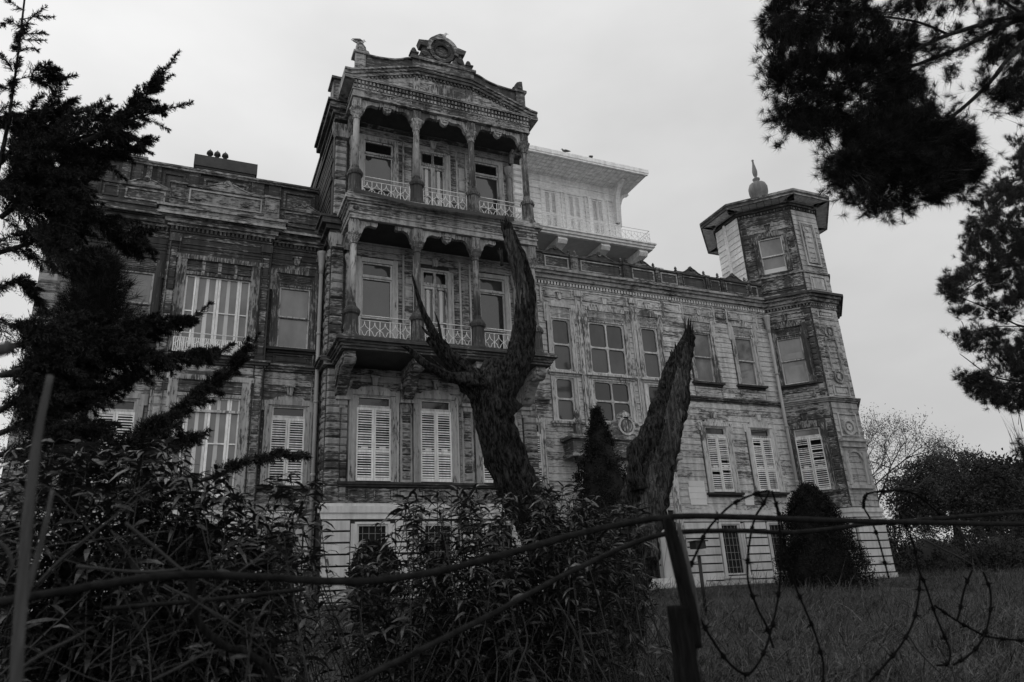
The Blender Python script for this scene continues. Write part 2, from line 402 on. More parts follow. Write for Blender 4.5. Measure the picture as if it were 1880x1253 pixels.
def window(W, u0, u1, z0, z1, style, mt, sash, cas=.2, shade=0, glass='glass', sill=True, keystone=True, mid=.5, transom=.34, broken=0.0, ears=True, deep=.12, slat='shadeslat'):
    """casing, sash bars and panes; mt is the casing's material"""
    m = MB(W); g = M[glass]
    for a, b in ((u0 - cas, u0), (u1, u1 + cas)):
        m.box(a, b, z0 - .04, z1, -.01, .06)
        c = a if a < u0 else b - .06
        m.box(c, c + .06, z0 - .04, z1, .058, .085)
    zt = z1 + (.40 if shade else 0)
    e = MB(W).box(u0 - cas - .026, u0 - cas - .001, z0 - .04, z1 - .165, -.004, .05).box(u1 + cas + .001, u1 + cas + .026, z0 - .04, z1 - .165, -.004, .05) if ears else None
    m.box(u0 - .05, u0 + .012, z0, z1, -deep, .035); m.box(u1 - .012, u1 + .05, z0, z1, -deep, .035)
    m.box(u0 - .05, u1 + .05, z1 - .012, z1 + .05, -deep, .04)
    if ears:
        m.box(u0 - cas - .09, u0 - cas + .1, z1 - .16, zt + .14, -.005, .075); m.box(u1 + cas - .1, u1 + cas + .09, z1 - .16, zt + .14, -.005, .075)
        m.box(u0 - cas + .1, u1 + cas - .1, zt + .02, zt + .16, -.005, .08)
        uc = (u0 + u1)/2; hw = (u1 - u0)/2
        m.prism([(uc - hw, zt + .16), (uc + hw, zt + .16), (uc + hw*.8, zt + .25), (uc + .13, zt + .28), (uc, zt + .33), (uc - .13, zt + .28), (uc - hw*.8, zt + .25)], -.005, .06)
    if shade:
        n = shade; p = (u1 - u0)/n
        m.box(u0 - cas, u0 - .012, z1, zt, .0, .055); m.box(u1 + .012, u1 + cas, z1, zt, .0, .055)
        m.box(u0 - .012, u1 + .012, z1 + .05, zt + .02, -.05, .015)
    o = m.build('window', mt, house)
    if e: e.build('casing_dark_line', M['dark_v'], o, 'stuff')  # dark strips stand in for the shaded gaps along the casing
    if keystone:
        uc = (u0 + u1)/2; zk = zt + (.30 if ears else .12)
        k = MB(W).prism([(uc - .06, zk), (uc + .06, zk), (uc + .10, zk + .24), (uc - .10, zk + .24)], -.004, .12); k.box(uc - .13, uc + .13, zk + .24, zk + .28, -.004, .15)
        k.build('keystone', mt, o)
    if shade:
        for i in range(shade):
            a, b = u0 + i*p + .035, u0 + (i + 1)*p - .035; s = MB(W)
            for j in range(6):
                z = z1 + .075 + j*.052
                s.sweep([(.016, z + .03), (.022, z + .034), (.045, z + .006), (.037, z)], a, b)
            s.build('shade_box', M[slat], o)
    if sill:
        MB(W).box(u0 - cas - .1, u1 + cas + .1, z0 - .12, z0 - .045, -.01, .17).box(u0 - cas - .04, u1 + cas + .04, z0 - .19, z0 - .12, -.01, .08).build('sill', M['dark'] if sill is True else sill, o)
    def bars(a, b, c, d, w=.045, dd=-.05): 
        return MB(W).box(a, a + w, c, d, dd, dd + .05).box(b - w, b, c, d, dd, dd + .05).box(a + w, b - w, c, c + w, dd + .002, dd + .048).box(a + w, b - w, d - w, d, dd + .002, dd + .048)
    def pane(a, b, c, d, gm=g): MB(W).box(a, b, c, d, -.062, -.055).build('pane', gm, o)
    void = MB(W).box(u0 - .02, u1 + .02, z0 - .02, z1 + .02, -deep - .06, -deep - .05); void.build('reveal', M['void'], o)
    if style == 'sash':
        zm = z0 + (z1 - z0)*mid
        s = bars(u0 + .012, u1 - .012, zm - .022, z1 - .012); s.build('upper_sash', sash, o)
        s = bars(u0 + .012, u1 - .012, z0, zm + .02, .05, -.10); s.build('lower_sash', sash, o)
        pane(u0 + .05, u1 - .05, zm + .01, z1 - .05); MB(W).box(u0 + .05, u1 - .05, z0 + .04, zm - .02, -.092, -.085).build('pane', g, o)
    elif style == 'cross':                               # four panes with little curved corner brackets
        zm = z0 + (z1 - z0)*mid; um = (u0 + u1)/2 if u1 - u0 > 1.1 else None; w = .05
        s = bars(u0 + .012, u1 - .012, z0, z1 - .012, w); s.box(u0 + w, u1 - w, zm - .03, zm + .03, -.052, .004)
        if um: s.box(um - .028, um + .028, z0 + w, z1 - w, -.05, -.002)
        us = [(u0 + .06, um - .026), (um + .026, u1 - .06)] if um else [(u0 + .06, u1 - .06)]
        for a, b in us:
            for c, d in ((z0 + .05, zm - .03), (zm + .03, z1 - .06)):
                pane(a - .01, b + .01, c - .01, d + .01)
                for (x, sx) in ((a, 1), (b, -1)):
                    for (z, sz) in ((c, 1), (d, -1)):
                        r = .10; s.prism([(x, z), (x + sx*r, z), (x + sx*r*.45, z + sz*r*.22), (x + sx*r*.22, z + sz*r*.45), (x, z + sz*r)][::(1 if sx*sz > 0 else -1)], -.046, -.018)
        s.build('sash', sash, o)
    elif style == 'shutter':
        zs = z1 - transom
        s = bars(u0 + .012, u1 - .012, zs + .03, z1 - .012, .04); s.box(u0, u1, zs - .01, zs + .03, -.06, .01); s.build('transom', sash, o)
        pane(u0 + .05, u1 - .05, zs + .06, z1 - .045, M['glass_d'] if glass == 'glass' else g)
        um = (u0 + u1)/2
        shutter(W, u0 - .01, um - .004, z0, zs - .012, .0, M['white'], o, broken); shutter(W, um + .004, u1 + .01, z0, zs - .012, .0, M['white'], o, broken)
    elif style == 'french':                              # glazed double doors under a transom light
        zs = z1 - transom; um = (u0 + u1)/2; s = bars(u0 + .012, u1 - .012, zs + .05, z1 - .012, .05)
        s.box(u0, u1, zs - .02, zs + .05, -.06, .012); s.box(um - .04, um + .04, zs + .05, z1 - .05, -.05, .0)
        pane(u0 + .05, um - .04, zs + .09, z1 - .05, M['glass_d']); pane(um + .04, u1 - .05, zs + .09, z1 - .05, M['glass_d'])
        s.build('transom', sash, o)
        for a, b in ((u0 + .012, um - .004), (um + .004, u1 - .012)):
            l = bars(a, b, z0, zs - .03, .075); l.box(a + .07, b - .07, z0 + .5*(zs - z0) - .02, z0 + .5*(zs - z0) + .02, -.05, -.01); l.box(a + .07, b - .07, z0 + .07, z0 + .6, -.048, -.02)
            l.build('door_leaf', sash, o); pane(a + .06, b - .06, z0 + .55, zs - .08)
            c = (a + b)/2; MB(W).box(c - .05, c + .05, z0 + .6, zs - .1, -.054, -.050).build('curtain', M['curtain'], o)
    elif style == 'barred':
        pane(u0 + .03, u1 - .03, z0 + .03, z1 - .03, M['void'])
        s = bars(u0 + .01, u1 - .01, z0, z1 - .01, .05); s.build('sash', M['stucco'], o); s = MB(W)
        n = 5; k = max(3, round((z1 - z0)/.24))
        for i in range(1, n): s.box(u0 + (u1 - u0)*i/n - .006, u0 + (u1 - u0)*i/n + .006, z0 + .05, z1 - .05, -.04, -.028)
        for i in range(1, k): s.box(u0 + .05, u1 - .05, z0 + (z1 - z0)*i/k - .006, z0 + (z1 - z0)*i/k + .006, -.042, -.03)
        s.build('grille', M['bars'], o)
    return o

def quoins(W, u0, u1, z0, z1, mat, d=.07, h=.225, alt=.0, inner=None):
    n = round((z1 - z0)/h); h = (z1 - z0)/n
    for i in range(n):
        e = alt if i % 2 else 0
        piece('quoin', 'quoin', mat, W, u0, u1 - e, z0 + i*h + .008, z0 + (i + 1)*h - .008, .0, d*random.uniform(.85, 1.1), house)
        if inner: piece('quoin', 'quoin', mat, W, u1 + .012, u1 + inner, z0 + i*h + .008, z0 + (i + 1)*h - .008, .0, d*.7, house)

def stone_courses(W, u0, u1, z0, z1, h, holes, mat, d=.10):
    n = round((z1 - z0)/h); h = (z1 - z0)/n
    for i in range(n):
        for a, b in cut(u0, u1, z0 + i*h, z0 + (i + 1)*h, holes):
            piece('stone_course', 'box', mat, W, a, b, z0 + i*h + .024, z0 + (i + 1)*h - .024, -.005, d, house)

IRON_MOD = {}
def railing(W, u0, u1, z0, z1, d, mod=.27, dots=True):
    m = MB(W); r = .010
    m.tube([(u0, z1, d), (u1, z1, d)], .014, 5, framed=True); m.tube([(u0, z1 - .14, d), (u1, z1 - .14, d)], r, 5, framed=True); m.tube([(u0, z0, d), (u1, z0, d)], r, 5, framed=True)
    m.tube([(u1, z0, d), (u1, z1, d)], r, 5, framed=True)
    o = m.build('railing', M['iron'], house); n = max(1, round((u1 - u0)/mod)); mod = (u1 - u0)/n; h = z1 - .14 - z0
    key = (round(mod, 2), round(h, 2))
    if key not in IRON_MOD:
        b = MB(Frame()); b.tube([(0, 0, 0), (0, 0, h)], r, 5)
        C = [(.5, .84), (.44, .76), (.38, .68), (.26, .62), (.12, .56), (.02, .50), (.14, .45), (.27, .40), (.33, .30), (.40, .21), (.5, .17)]
        for s in (1, -1): b.tube([((.5 + s*(x - .5))*mod, 0, z*h) for x, z in C], .0085, 4)
        C = [(.02, .5), (.16, .55), (.28, .5), (.16, .46), (.02, .5)]
        b.tube([(.5*mod, 0, .84*h), (.5*mod, 0, .92*h)], .013, 4); b.tube([(.5*mod, 0, .08*h), (.5*mod, 0, .17*h)], .010, 4)
        me = bpy.data.meshes.new('baluster'); me.from_pydata(b.v, [], b.q); me.materials.append(M['iron']); me.update(); IRON_MOD[key] = me
    for i in range(n):
        k = bpy.data.objects.new('baluster', IRON_MOD[key]); col.objects.link(k); k.parent = o
        k.location = Vector(W(u0 + i*mod, z0, d)) - BASE[house.name]; k.rotation_euler = (0, 0, math.atan2(W.u[1], W.u[0]) + random.uniform(-.05, .05))
    return o

BAY = Frame((0, 20)); RW = Frame((0, 21)); LW = Frame((0, 21)); LWC = Frame((0, 20.8))
BAYL = Frame((3.24, 30), (0, -1), (-1, 0)); BAYR = Frame((9.7, 20), (0, 1), (1, 0))
ZB, ZS, ZF1, ZF2, ZC = .05, 2.62, 6.85, 11.45, 10.85

# ---- central bay: walls
gw = [(4.11, 5.09), (5.96, 6.90), (7.85, 8.80)]
uw = [(4.16, 5.11), (6.05, 6.90), (7.95, 8.84)]
bh = [(4.18, 5.03, .55, 2.32), (6.02, 6.87, .55, 2.32), (7.9, 8.75, .55, 2.32)]
bh += [(a, b, 3.47, 5.88) for a, b in gw] + [(a, b, 7.35, 10.1) for a, b in uw] + [(a, b, 11.75, 14.48) for a, b in uw]
core(BAY, 3.24, 9.7, ZB, 15.5, .35, bh, M['dark'])
core(BAYL, 0, 9.64, 8.0, 15.4, .3, [], M['dark']); core(BAYL, 9, 9.64, ZB, 8.0, .3, [(9.15, 9.55, 3.6, 5.6)], M['dark'])
core(BAYR, .01, 10, ZB, 15.5, .3, [], M['dark'])
stone_courses(BAY, 3.26, 9.68, .35, 2.42, .29, [(a - .2, b + .2, c - .02, d + .12) for a, b, c, d in bh[:3]], M['stucco'])
MB(BAY).box(3.16, 9.78, ZB - .3, .33, -.02, .14).box(3.2, 9.74, 2.44, 2.60, -.015, .06).build('plinth', M['stucco'], house)
stack(BAY, 3.24, 9.7, [(2.602, 2.78, .10), (2.782, 2.86, .05)], M['stucco'], 'plinth_band')
for a, b, c, d in bh[:3]: window(BAY, a, b, c, d, 'barred', M['stucco'], M['stucco'], .17, keystone=False, ears=False, sill=M['stucco'], deep=.22)
# ground floor
fh = [(a - .04, b + .04, 3.47, 5.92) for a, b in gw]
boards(BAY, 3.9, 9.2, 3.42, 6.7, .2, fh, M['bay_low'])
boards(BAY, 3.26, 9.68, 2.87, 3.28, .2, [], M['bay_low'])
quoins(BAY, 3.26, 3.66, 2.88, 6.62, M['bay_low'], inner=.2); quoins(BAY, 9.26, 9.68, 2.88, 6.62, M['bay_low'])
quoins(BAYL, 9.56, 9.985, 2.88, 6.62, M['bay_low'])
stack(BAY, 3.62, 9.3, [(3.30, 3.36, .10), (3.361, 3.43, .14)], M['dark'], 'sill_ledge', False)
for u in (3.92, 4.62, 5.3, 5.75, 6.45, 7.15, 7.65, 8.3, 8.95): panel(BAY, u, u + (.52 if round(u*100) % 2 == 0 else .3), 2.93, 3.24, .03, M['bay_low'], 'dado_panel', .035, .025)
for (a, b) in gw: window(BAY, a, b, 3.47, 5.88, 'shutter', M['bay_low_v'], M['sash'], .22, sill=False, glass='glass')
for u in (5.36, 7.22):                                   # pilaster strips of small blocks with a corbel on top
    MB(BAY).box(u, u + .36, 3.44, 6.2, -.01, .036).build('pilaster', M['bay_low_v'], house)
    quoins(BAY, u + .06, u + .30, 3.5, 5.6, M['bay_low'], .085, .235)
for u in (3.52, 5.36, 7.22, 9.12):
    m = MB(BAY); a, b = u, u + .36
    for z0, z1, d, e in ((6.18, 6.25, .24, .05), (6.10, 6.18, .20, .03), (5.78, 6.10, .15, 0), (5.70, 5.78, .18, .02), (5.56, 5.70, .10, -.05), (5.48, 5.56, .07, -.1)): m.box(a - e, b + e, z0, z1, -.004, d)
    m.build('corbel', M['bay_low_v'], house)
# brackets and the lower balcony
for u in (3.62, 5.55, 7.39, 9.30):
    m = MB(BAY); m.sweep([(0, 6.72), (1.38, 6.72), (1.40, 6.50), (1.30, 6.36), (1.12, 6.36), (.95, 6.40), (.74, 6.28), (.52, 6.02), (.34, 5.86), (.1, 5.80), (0, 5.80)], u - .15, u + .15)
    m.sweep([(.3, 6.6), (1.30, 6.6), (1.31, 6.5), (1.2, 6.42), (1.0, 6.46), (.8, 6.40), (.5, 6.15), (.3, 6.0)], u - .19, u + .19)
    m.build('bracket', M['bay_low'], house)
def slab(z0, z1, e0, e1, mat, nm, y0=18.5):
    m = MB(WORLD); n = len(e1)
    for i, e in enumerate(e1):
        a = z0 + (z1 - z0)*i/n; b = z0 + (z1 - z0)*(i + 1)/n - .0015
        m.box(3.40 - e, 9.54 + e, a, b, y0 - e, 20.4)
    return m.build(nm, mat, house)
slab(6.73, 7.08, 0, (.03, .08, .12, .20, .16), M['cornice_d'], 'balcony_floor')
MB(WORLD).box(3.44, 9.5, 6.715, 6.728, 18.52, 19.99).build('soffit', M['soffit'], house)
# first and second floors behind the balconies
for z0, z1, zt in ((7.1, 10.9, 10.1), (11.6, 15.1, 14.48)):
    hh = [(a - .04, b + .04, z0, zt + .04) for a, b in uw]
    boards(BAY, 3.7, 9.26, z0, z1, .2, hh, M['recess'])
    for (a, b), st in zip(uw, ('sash', 'french', 'sash')):
        lowz = z0 + .25 if st == 'sash' else z0 + .05
        o = window(BAY, a, b, lowz, zt - (.5 if st == 'sash' else 0), st, M['recess_v'], M['sash'], .17, glass='glass_r', keystone=st != 'sash', ears=False, mid=.42, transom=.52, sill=False)
        if st == 'sash':
            MB(BAY).box(a, b, zt - .45, zt - .41, -.05, .0).box(a, b, zt - .04, zt, -.05, .0).box(a, a + .05, zt - .41, zt - .04, -.05, .0).box(b - .05, b, zt - .41, zt - .04, -.05, .0).build('transom', M['sash'], o)
            MB(BAY).box(a + .05, b - .05, zt - .41, zt - .04, -.062, -.055).build('pane', M['glass'] if z0 < 9 else M['glass_d'], o)
            MB(BAY).box(a - .17, a, zt - .5, zt + .14, -.01, .06).box(b, b + .17, zt - .5, zt + .14, -.01, .06).box(a, b, zt + .0, zt + .14, -.01, .06).build('casing', M['recess_v'], o)
    for u in (5.42, 7.27): MB(BAY).box(u, u + .06, z0, z1 - .4, .0, .06).box(u + .34, u + .40, z0, z1 - .4, .0, .06).build('pilaster', M['recess_v'], house); quoins(BAY, u + .08, u + .32, z0 + .2, z1 - 1.0, M['recess'], .05, .42)
    for u in (3.72, 9.12):                               # half columns on the wall
        m = MB(BAY); m.lathe(u + .1, .05, [(.10, z0 + .9), (.095, z1 - 1.1)], 10); m.lathe(u + .1, .05, [(.15, z0), (.15, z0 + .75), (.17, z0 + .78), (.17, z0 + .86), (.12, z0 + .9)], 8, False)
        m.lathe(u + .1, .05, [(.10, z1 - 1.1), (.12, z1 - 1.05), (.11, z1 - 1.0), (.16, z1 - .85), (.19, z1 - .7), (.17, z1 - .65)], 10); m.build('half_column', M['bay_v'], house)
quoins(BAY, 3.26, 3.62, 7.15, 10.4, M['bay_low'], .09, .27); quoins(BAY, 3.26, 3.62, 11.6, 14.3, M['bay'], .09, .235)
quoins(BAYL, 9.6, 9.985, 7.1, 10.4, M['bay_low'], .09, .27)
quoins(BAY, 9.36, 9.68, 7.15, 10.4, M['right'], .09, .27); quoins(BAY, 9.36, 9.72, 11.7, 14.7, M['pav'], .08, .25)
boards(BAYL, .1, 9.55, 11.5, 15.2, .2, [], M['dark'], 4.5)
m = MB(BAY); m.prism([(3.22, 10.4), (3.62, 10.4), (3.74, 10.62), (3.74, 10.85), (3.14, 10.85), (3.14, 10.62)], -.01, .2); m.prism([(3.34, 10.45), (3.5, 10.45), (3.55, 10.8), (3.29, 10.8)], .199, .26); m.build('pilaster_capital', M['bay_low_v'], house)
m = MB(BAY); m.prism([(3.22, 14.3), (3.62, 14.3), (3.72, 14.5), (3.72, 14.8), (3.14, 14.8), (3.14, 14.5)], -.01, .2); m.build('pilaster_capital', M['bay_v'], house)

CX = (3.66, 5.55, 7.39, 9.29); CY = 18.78; COL = Frame((0, CY))
def column(x, zb, zp, zn, zc, zt, cap=True):
    m = MB(WORLD); m.lathe(x, CY, [(.108, zp + .16), (.104, zp + (zn - zp)*.5), (.098, zn)], 16, True, .06); o = m.build('column', M['column'], house)
    h = zp - zb; p = MB(WORLD); p.lathe(x, CY, [(.25, zb), (.25, zb + .09*h), (.21, zb + .2*h), (.195, zb + .3*h), (.185, zb + .80*h), (.23, zb + .84*h), (.245, zb + .92*h), (.22, zp), (.13, zp + .1), (.115, zp + .2)], 10, False); p.build('pedestal', M['dark_v'], o)
    c = MB(WORLD); H = zc - zn; c.lathe(x, CY, [(.10, zn - .02), (.125, zn), (.125, zn + .08*H), (.105, zn + .12*H), (.13, zn + .35*H), (.19, zn + .55*H), (.165, zn + .62*H), (.20, zn + .75*H), (.235, zn + .93*H), (.21, zc)], 14, True, .09); c.build('capital', M['column'], o)
    b = MB(COL); b.box(x - .135, x + .135, zc, zt, -.12, .12)
    for k in (-.08, 0, .08): b.box(x + k - .018, x + k + .018, zc + .05, zt - .04, .118, .14)
    b.build('impost_block', M['column'], o)
for x in CX:
    column(x, 7.08, 7.98, 10.02, 10.34, 10.78); column(x, 11.58, 12.42, 14.30, 14.68, 15.02)
def arches(zc, zt, ornaments, F=COL, spans=None):
    for i, (a, b) in enumerate(spans or zip(CX, CX[1:])):
        hw = (b - a)/2
        for s, c in ((1, a), (-1, b)):
            P = [(.13, zc), (.20, zc - .02), (.25, zc + .06), (.27, zc + .16), (.33, zc + .24), (.44, zc + .29), (.56, zc + .27), (.64, zc + .26), (.68, zc + .31), (.68, zt), (.13, zt)]
            if hw < .8: P = [(.13, zc), (.20, zc - .02), (.25, zc + .06), (.27, zc + .16), (.33, zc + .24), (.42, zc + .28), (.42, zt), (.13, zt)]
            MB(F).prism([(c + s*x, z) for x, z in P][::s], -.07, .07).build('spandrel', M['column'], house)
        if ornaments[i]:
            c = (a + b)/2; zo = zc + .28
            m = MB(F).prism([(c - .27, zo + .18), (c - .24, zo - .03), (c - .15, zo + .02), (c - .11, zo - .12), (c, zo - .19), (c + .11, zo - .12), (c + .15, zo + .02), (c + .24, zo - .03), (c + .27, zo + .18), (c + .2, zt), (c - .2, zt)][::-1], -.05, .09)
            m.box(c - .08, c + .08, zo - .08, zo - .04, .089, .13); m.box(c - .10, c - .03, zo + .0, zo + .05, .089, .125); m.box(c + .03, c + .10, zo + .0, zo + .05, .089, .125)
            m.build('keystone_mask', M['bay_v'], house)
arches(10.36, 10.775, (False, True, False)); arches(14.6, 15.015, (True, True, True))
SIDE_L = Frame((3.66, 20), (0, -1), (-1, 0)); SIDE_R = Frame((9.29, 20), (0, 1), (1, 0))
arches(10.36, 10.775, (False,), SIDE_L, [(0, 1.22)]); arches(14.6, 15.015, (False,), SIDE_L, [(0, 1.22)])
arches(10.36, 10.775, (False,), Frame((9.29, 18.78), (0, 1), (1, 0)), [(0, 1.22)]); arches(14.6, 15.015, (False,), Frame((9.29, 18.78), (0, 1), (1, 0)), [(0, 1.22)])
# entablature between the floors
m = MB(WORLD)
for z0, z1, e in ((10.78, 10.94, 0), (10.942, 10.99, .03), (10.992, 11.2, .005), (11.202, 11.27, .05), (11.272, 11.33, .10), (11.332, 11.46, .16), (11.462, 11.56, .10)):
    m.box(3.50 - e, 9.45 + e, z0, z1, 18.60 - e, 20.3)
m.build('entablature', M['bay'], house)
E2 = Frame((0, 18.60))
for i, (a, b) in enumerate(((3.75, 5.35), (5.75, 7.2), (7.6, 9.1))): panel(E2, a, b, 11.02, 11.18, .004, M['bay'], 'frieze_panel', .03, .02)
for x in CX: MB(E2).lathe(x, .02, [(.01, 11.03), (.07, 11.06), (.085, 11.1), (.07, 11.14), (.01, 11.17)], 10).build('rosette', M['bay_v'], house)
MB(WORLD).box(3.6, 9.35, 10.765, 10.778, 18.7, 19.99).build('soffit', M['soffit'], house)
m = MB(WORLD)
for z0, z1, e in ((15.02, 15.10, .02), (15.102, 15.26, .0), (15.262, 15.31, .03), (15.312, 15.60, .0), (15.602, 15.66, .10)): m.box(3.50 - e, 9.45 + e, z0, z1, 18.60 - e, 20.3)
m.build('entablature', M['bay'], house)
for a, b in ((3.85, 4.55), (4.65, 5.35), (5.75, 6.4), (6.5, 7.2), (7.6, 8.3), (8.4, 9.1)): panel(E2, a, b, 15.115, 15.25, .002, M['bay'], 'frieze_panel', .025, .02)
dentils(E2, 3.5, 9.45, 15.34, 15.43, .0, .05, .115, M['bay_v']); dentils(E2, 3.5, 9.45, 15.47, 15.565, .0, .085, .115, M['bay_v'])
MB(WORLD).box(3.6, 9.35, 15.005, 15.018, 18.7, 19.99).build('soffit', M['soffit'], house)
MB(E2).box(3.38, 9.57, 15.661, 15.675, -.0, .112).build('metal_lip', M['pipe'], house)
# pediment with its cut-off peak
PD = Frame((0, 18.60)); TOP = [(3.20, 15.88), (3.42, 15.88), (5.54, 16.60), (7.38, 16.60), (9.5, 15.88), (9.73, 15.84)]
m = MB(PD)
def rake(dz0, dz1, d): 
    P = [(x, z + dz1) for x, z in TOP[::-1]] + [(x, z + dz0) for x, z in TOP]
    for i in range(5):
        a, b = TOP[i], TOP[i + 1]; m.prism([(a[0], a[1] + dz0), (b[0], b[1] + dz0), (b[0], b[1] + dz1), (a[0], a[1] + dz1)], -1.1, d)
rake(-.07, 0, .20); rake(-.17, -.072, .15); rake(-.27, -.172, .10)
for x0, x1 in ((3.2, 3.49), (9.46, 9.73)): m.box(x0, x1, 15.5, 15.62, -1.0, .19)
m.build('pediment_cornice', M['cornice_d'], house)
MB(PD).prism([(3.5, 15.662), (9.45, 15.662), (9.4, 15.75), (7.36, 16.42), (5.56, 16.42), (3.55, 15.75)], -1.2, .0).build('tympanum', M['bay'], house)
m = MB(PD)
for (a, za), (b, zb) in (((3.9, 15.70), (5.5, 16.25)), ((5.55, 16.25), (7.35, 16.25)), ((7.4, 16.25), (9.1, 15.70))):
    n = int((b - a)/.115)
    for i in range(n):
        x = a + (b - a)*(i + .5)/n; z = za + (zb - za)*(i + .5)/n; m.box(x - .032, x + .032, z, z + .085, .0, .06)
m.build('dentil_band', M['bay_v'], house, 'stuff')
m = MB(PD)
for x in (5.5, 7.3): m.box(x - .1, x + .12, 15.67, 16.2, .0, .05)
m.prism([(5.75, 15.68), (7.1, 15.68), (7.0, 15.9), (6.7, 16.1), (6.42, 16.18), (6.1, 16.1), (5.85, 15.9)], .0, .04); m.build('tympanum_relief', M['bay_low_v'], house)
# shaped parapet with scrolls and the round medallion
PP = Frame((0, 18.76)); x0, x1 = 3.58, 9.46
curve = lambda P: [tuple(p) for p in spline(P, 5)]
left = curve([(3.60, 16.80), (4.1, 16.76), (4.6, 16.80), (4.95, 16.88), (5.25, 17.02), (5.42, 17.04)])
mirror = [(13.0 - x, z) for x, z in left[::-1]]
MB(PP).prism([(3.6, 15.9), (9.42, 15.9)] + [(min(x, 9.42), z) for x, z in mirror[::-1]] + [(5.42, 17.04)] + left[::-1], -.28, 0).build('parapet', M['cornice_d'], house)
m = MB(PP)
for (a, b), (c, d) in zip(left, left[1:]): m.prism([(a, b), (c, d), (c, d + .05), (a, b + .05)], -.3, .07)
for (a, b), (c, d) in zip(mirror, mirror[1:]): m.prism([(a, b), (c, d), (c, d + .05), (a, b + .05)], -.3, .07)
for a, b in ((3.5, 3.95), (9.05, 9.5)): m.box(a, b, 16.76, 16.85, -.34, .10); m.box(a + .06, b - .06, 16.0, 16.76, -.02, .05)
m.box(5.36, 7.62, 17.06, 17.16, -.34, .14); m.box(5.42, 7.56, 16.66, 17.06, -.32, .06); m.build('parapet_coping', M['cornice_d'], house)
for s, x in ((1, 3.62), (-1, 9.38)):
    MB(PP).prism([(x + s*a, z) for a, z in ((-.02, 16.86), (.40, 16.86), (.36, 16.95), (.29, 16.97), (.27, 17.08), (.2, 17.18), (.1, 17.24), (0, 17.26))][::s], -.26, .03).prism([(x + s*a, z) for a, z in ((.04, 16.9), (.2, 16.92), (.2, 17.04), (.12, 17.12), (.04, 17.14))][::s], .029, .07).build('scroll_acroterion', M['cornice_d'], house)
def disc(F, cx, cz, r0, r1, d0, d1, a0=0, a1=360, n=28):
    m = MB(F); A = [math.radians(a0 + (a1 - a0)*i/n) for i in range(n + 1)]
    for p, q in zip(A, A[1:]):
        m.prism([(cx + r0*math.cos(p), cz + r0*math.sin(p)), (cx + r1*math.cos(p), cz + r1*math.sin(p)), (cx + r1*math.cos(q), cz + r1*math.sin(q)), (cx + r0*math.cos(q), cz + r0*math.sin(q))], d0, d1)
    return m
cx, cz = 6.47, 17.74
md = disc(PP, cx, cz, .0, .30, -.2, -.06).build('medallion', M['cornice_d'], house)
disc(PP, cx, cz, .22, .285, -.07, .02).build('inner_ring', M['dark'], md)
disc(PP, cx, cz, .30, .44, -.2, .0).build('ring', M['cornice_d'], md)
disc(PP, cx, cz, .42, .56, -.24, .09, -15, 195).build('hood', M['cornice_d'], md)
for s in (1, -1):
    q = [(cx + s*x, z) for x, z in ((.54, 17.74), (.44, 17.5), (.30, 17.30), (.12, 17.22), (.12, 17.17), (1.0, 17.17), (.88, 17.24), (.80, 17.36), (.74, 17.55), (.70, 17.66), (.62, 17.74))][::s]
    MB(PP).prism(q, -.2, .02).build('volute', M['cornice_d'], md)
    b = MB(PP); b.prism([(cx + s*x, z) for x, z in ((.50, 17.70), (.78, 17.72), (.84, 17.90), (.52, 17.96))][::s], -.22, .10); b.build('shoulder_block', M['cornice_d'], md)
    disc(PP, cx + s*.62, 17.45, .0, .11, .0, .06, n=12).build('rosette', M['dark'], md)
    f = MB(PP); f.box(cx + s*.96 - .10, cx + s*.96 + .10, 17.16, 17.38, -.2, .0); f.box(cx + s*.96 - .14, cx + s*.96 + .14, 17.38, 17.43, -.24, .04); f.lathe(cx + s*.96, -.1, [(.05, 17.43), (.095, 17.47), (.095, 17.56), (.06, 17.64), (.01, 17.67)], 10); f.build('parapet_finial', M['cornice_d'], house)
# the block behind: cornice returns, roof
m = MB(WORLD)
for z0, z1, e in ((14.95, 15.1, .06), (15.102, 15.22, .14), (15.222, 15.42, .26), (15.422, 15.5, .34)): m.box(3.24 - e, 9.7 + e*.3, z0, z1, 19.85 - e, 22.3)
m.box(3.2, 9.7, 15.502, 15.6, 19.8, 30); m.build('main_cornice', M['cornice_d'], house)
m = MB(WORLD); m.box(3.08, 4.2, 15.6, 16.35, 19.66, 20.3); m.box(3.0, 4.3, 16.352, 16.44, 19.6, 20.36); m.box(3.1, 3.4, 15.6, 16.1, 20.4, 22.2); m.box(2.98, 3.5, 15.3, 15.62, 21.4, 22.34); m.build('roof_parapet', M['cornice_d'], house)
MB(WORLD).box(3.3, 9.6, 15.7, 15.8, 20.3, 30).build('roof', M['lead'], house)
m = MB(WORLD)
for z, e in ((12.9, .05), (13.6, .03), (14.6, .07)): m.box(3.24 - e, 3.3, z, z + .12, 20.2, 29.9)
m.build('side_moulding', M['dark'], house)
# wing-level cornice return on the left of the bay
m = MB(WORLD)
for z0, z1, e in ((10.86, 10.98, .08), (10.982, 11.12, .2), (11.122, 11.3, .34), (11.302, 11.37, .4)): m.box(3.24 - e, 3.5, z0, z1, 19.9 - e*.6, 21.2)
m.build('return_cornice', M['cornice_d'], house); m = MB(WORLD)
for z0, z1, e in ((6.72, 6.82, .1), (6.822, 6.9, .2), (6.902, 6.96, .24)): m.box(3.24 - e, 3.5, z0, z1, 19.95 - e*.4, 21.1)
m.build('return_cornice', M['cornice_d'], house)
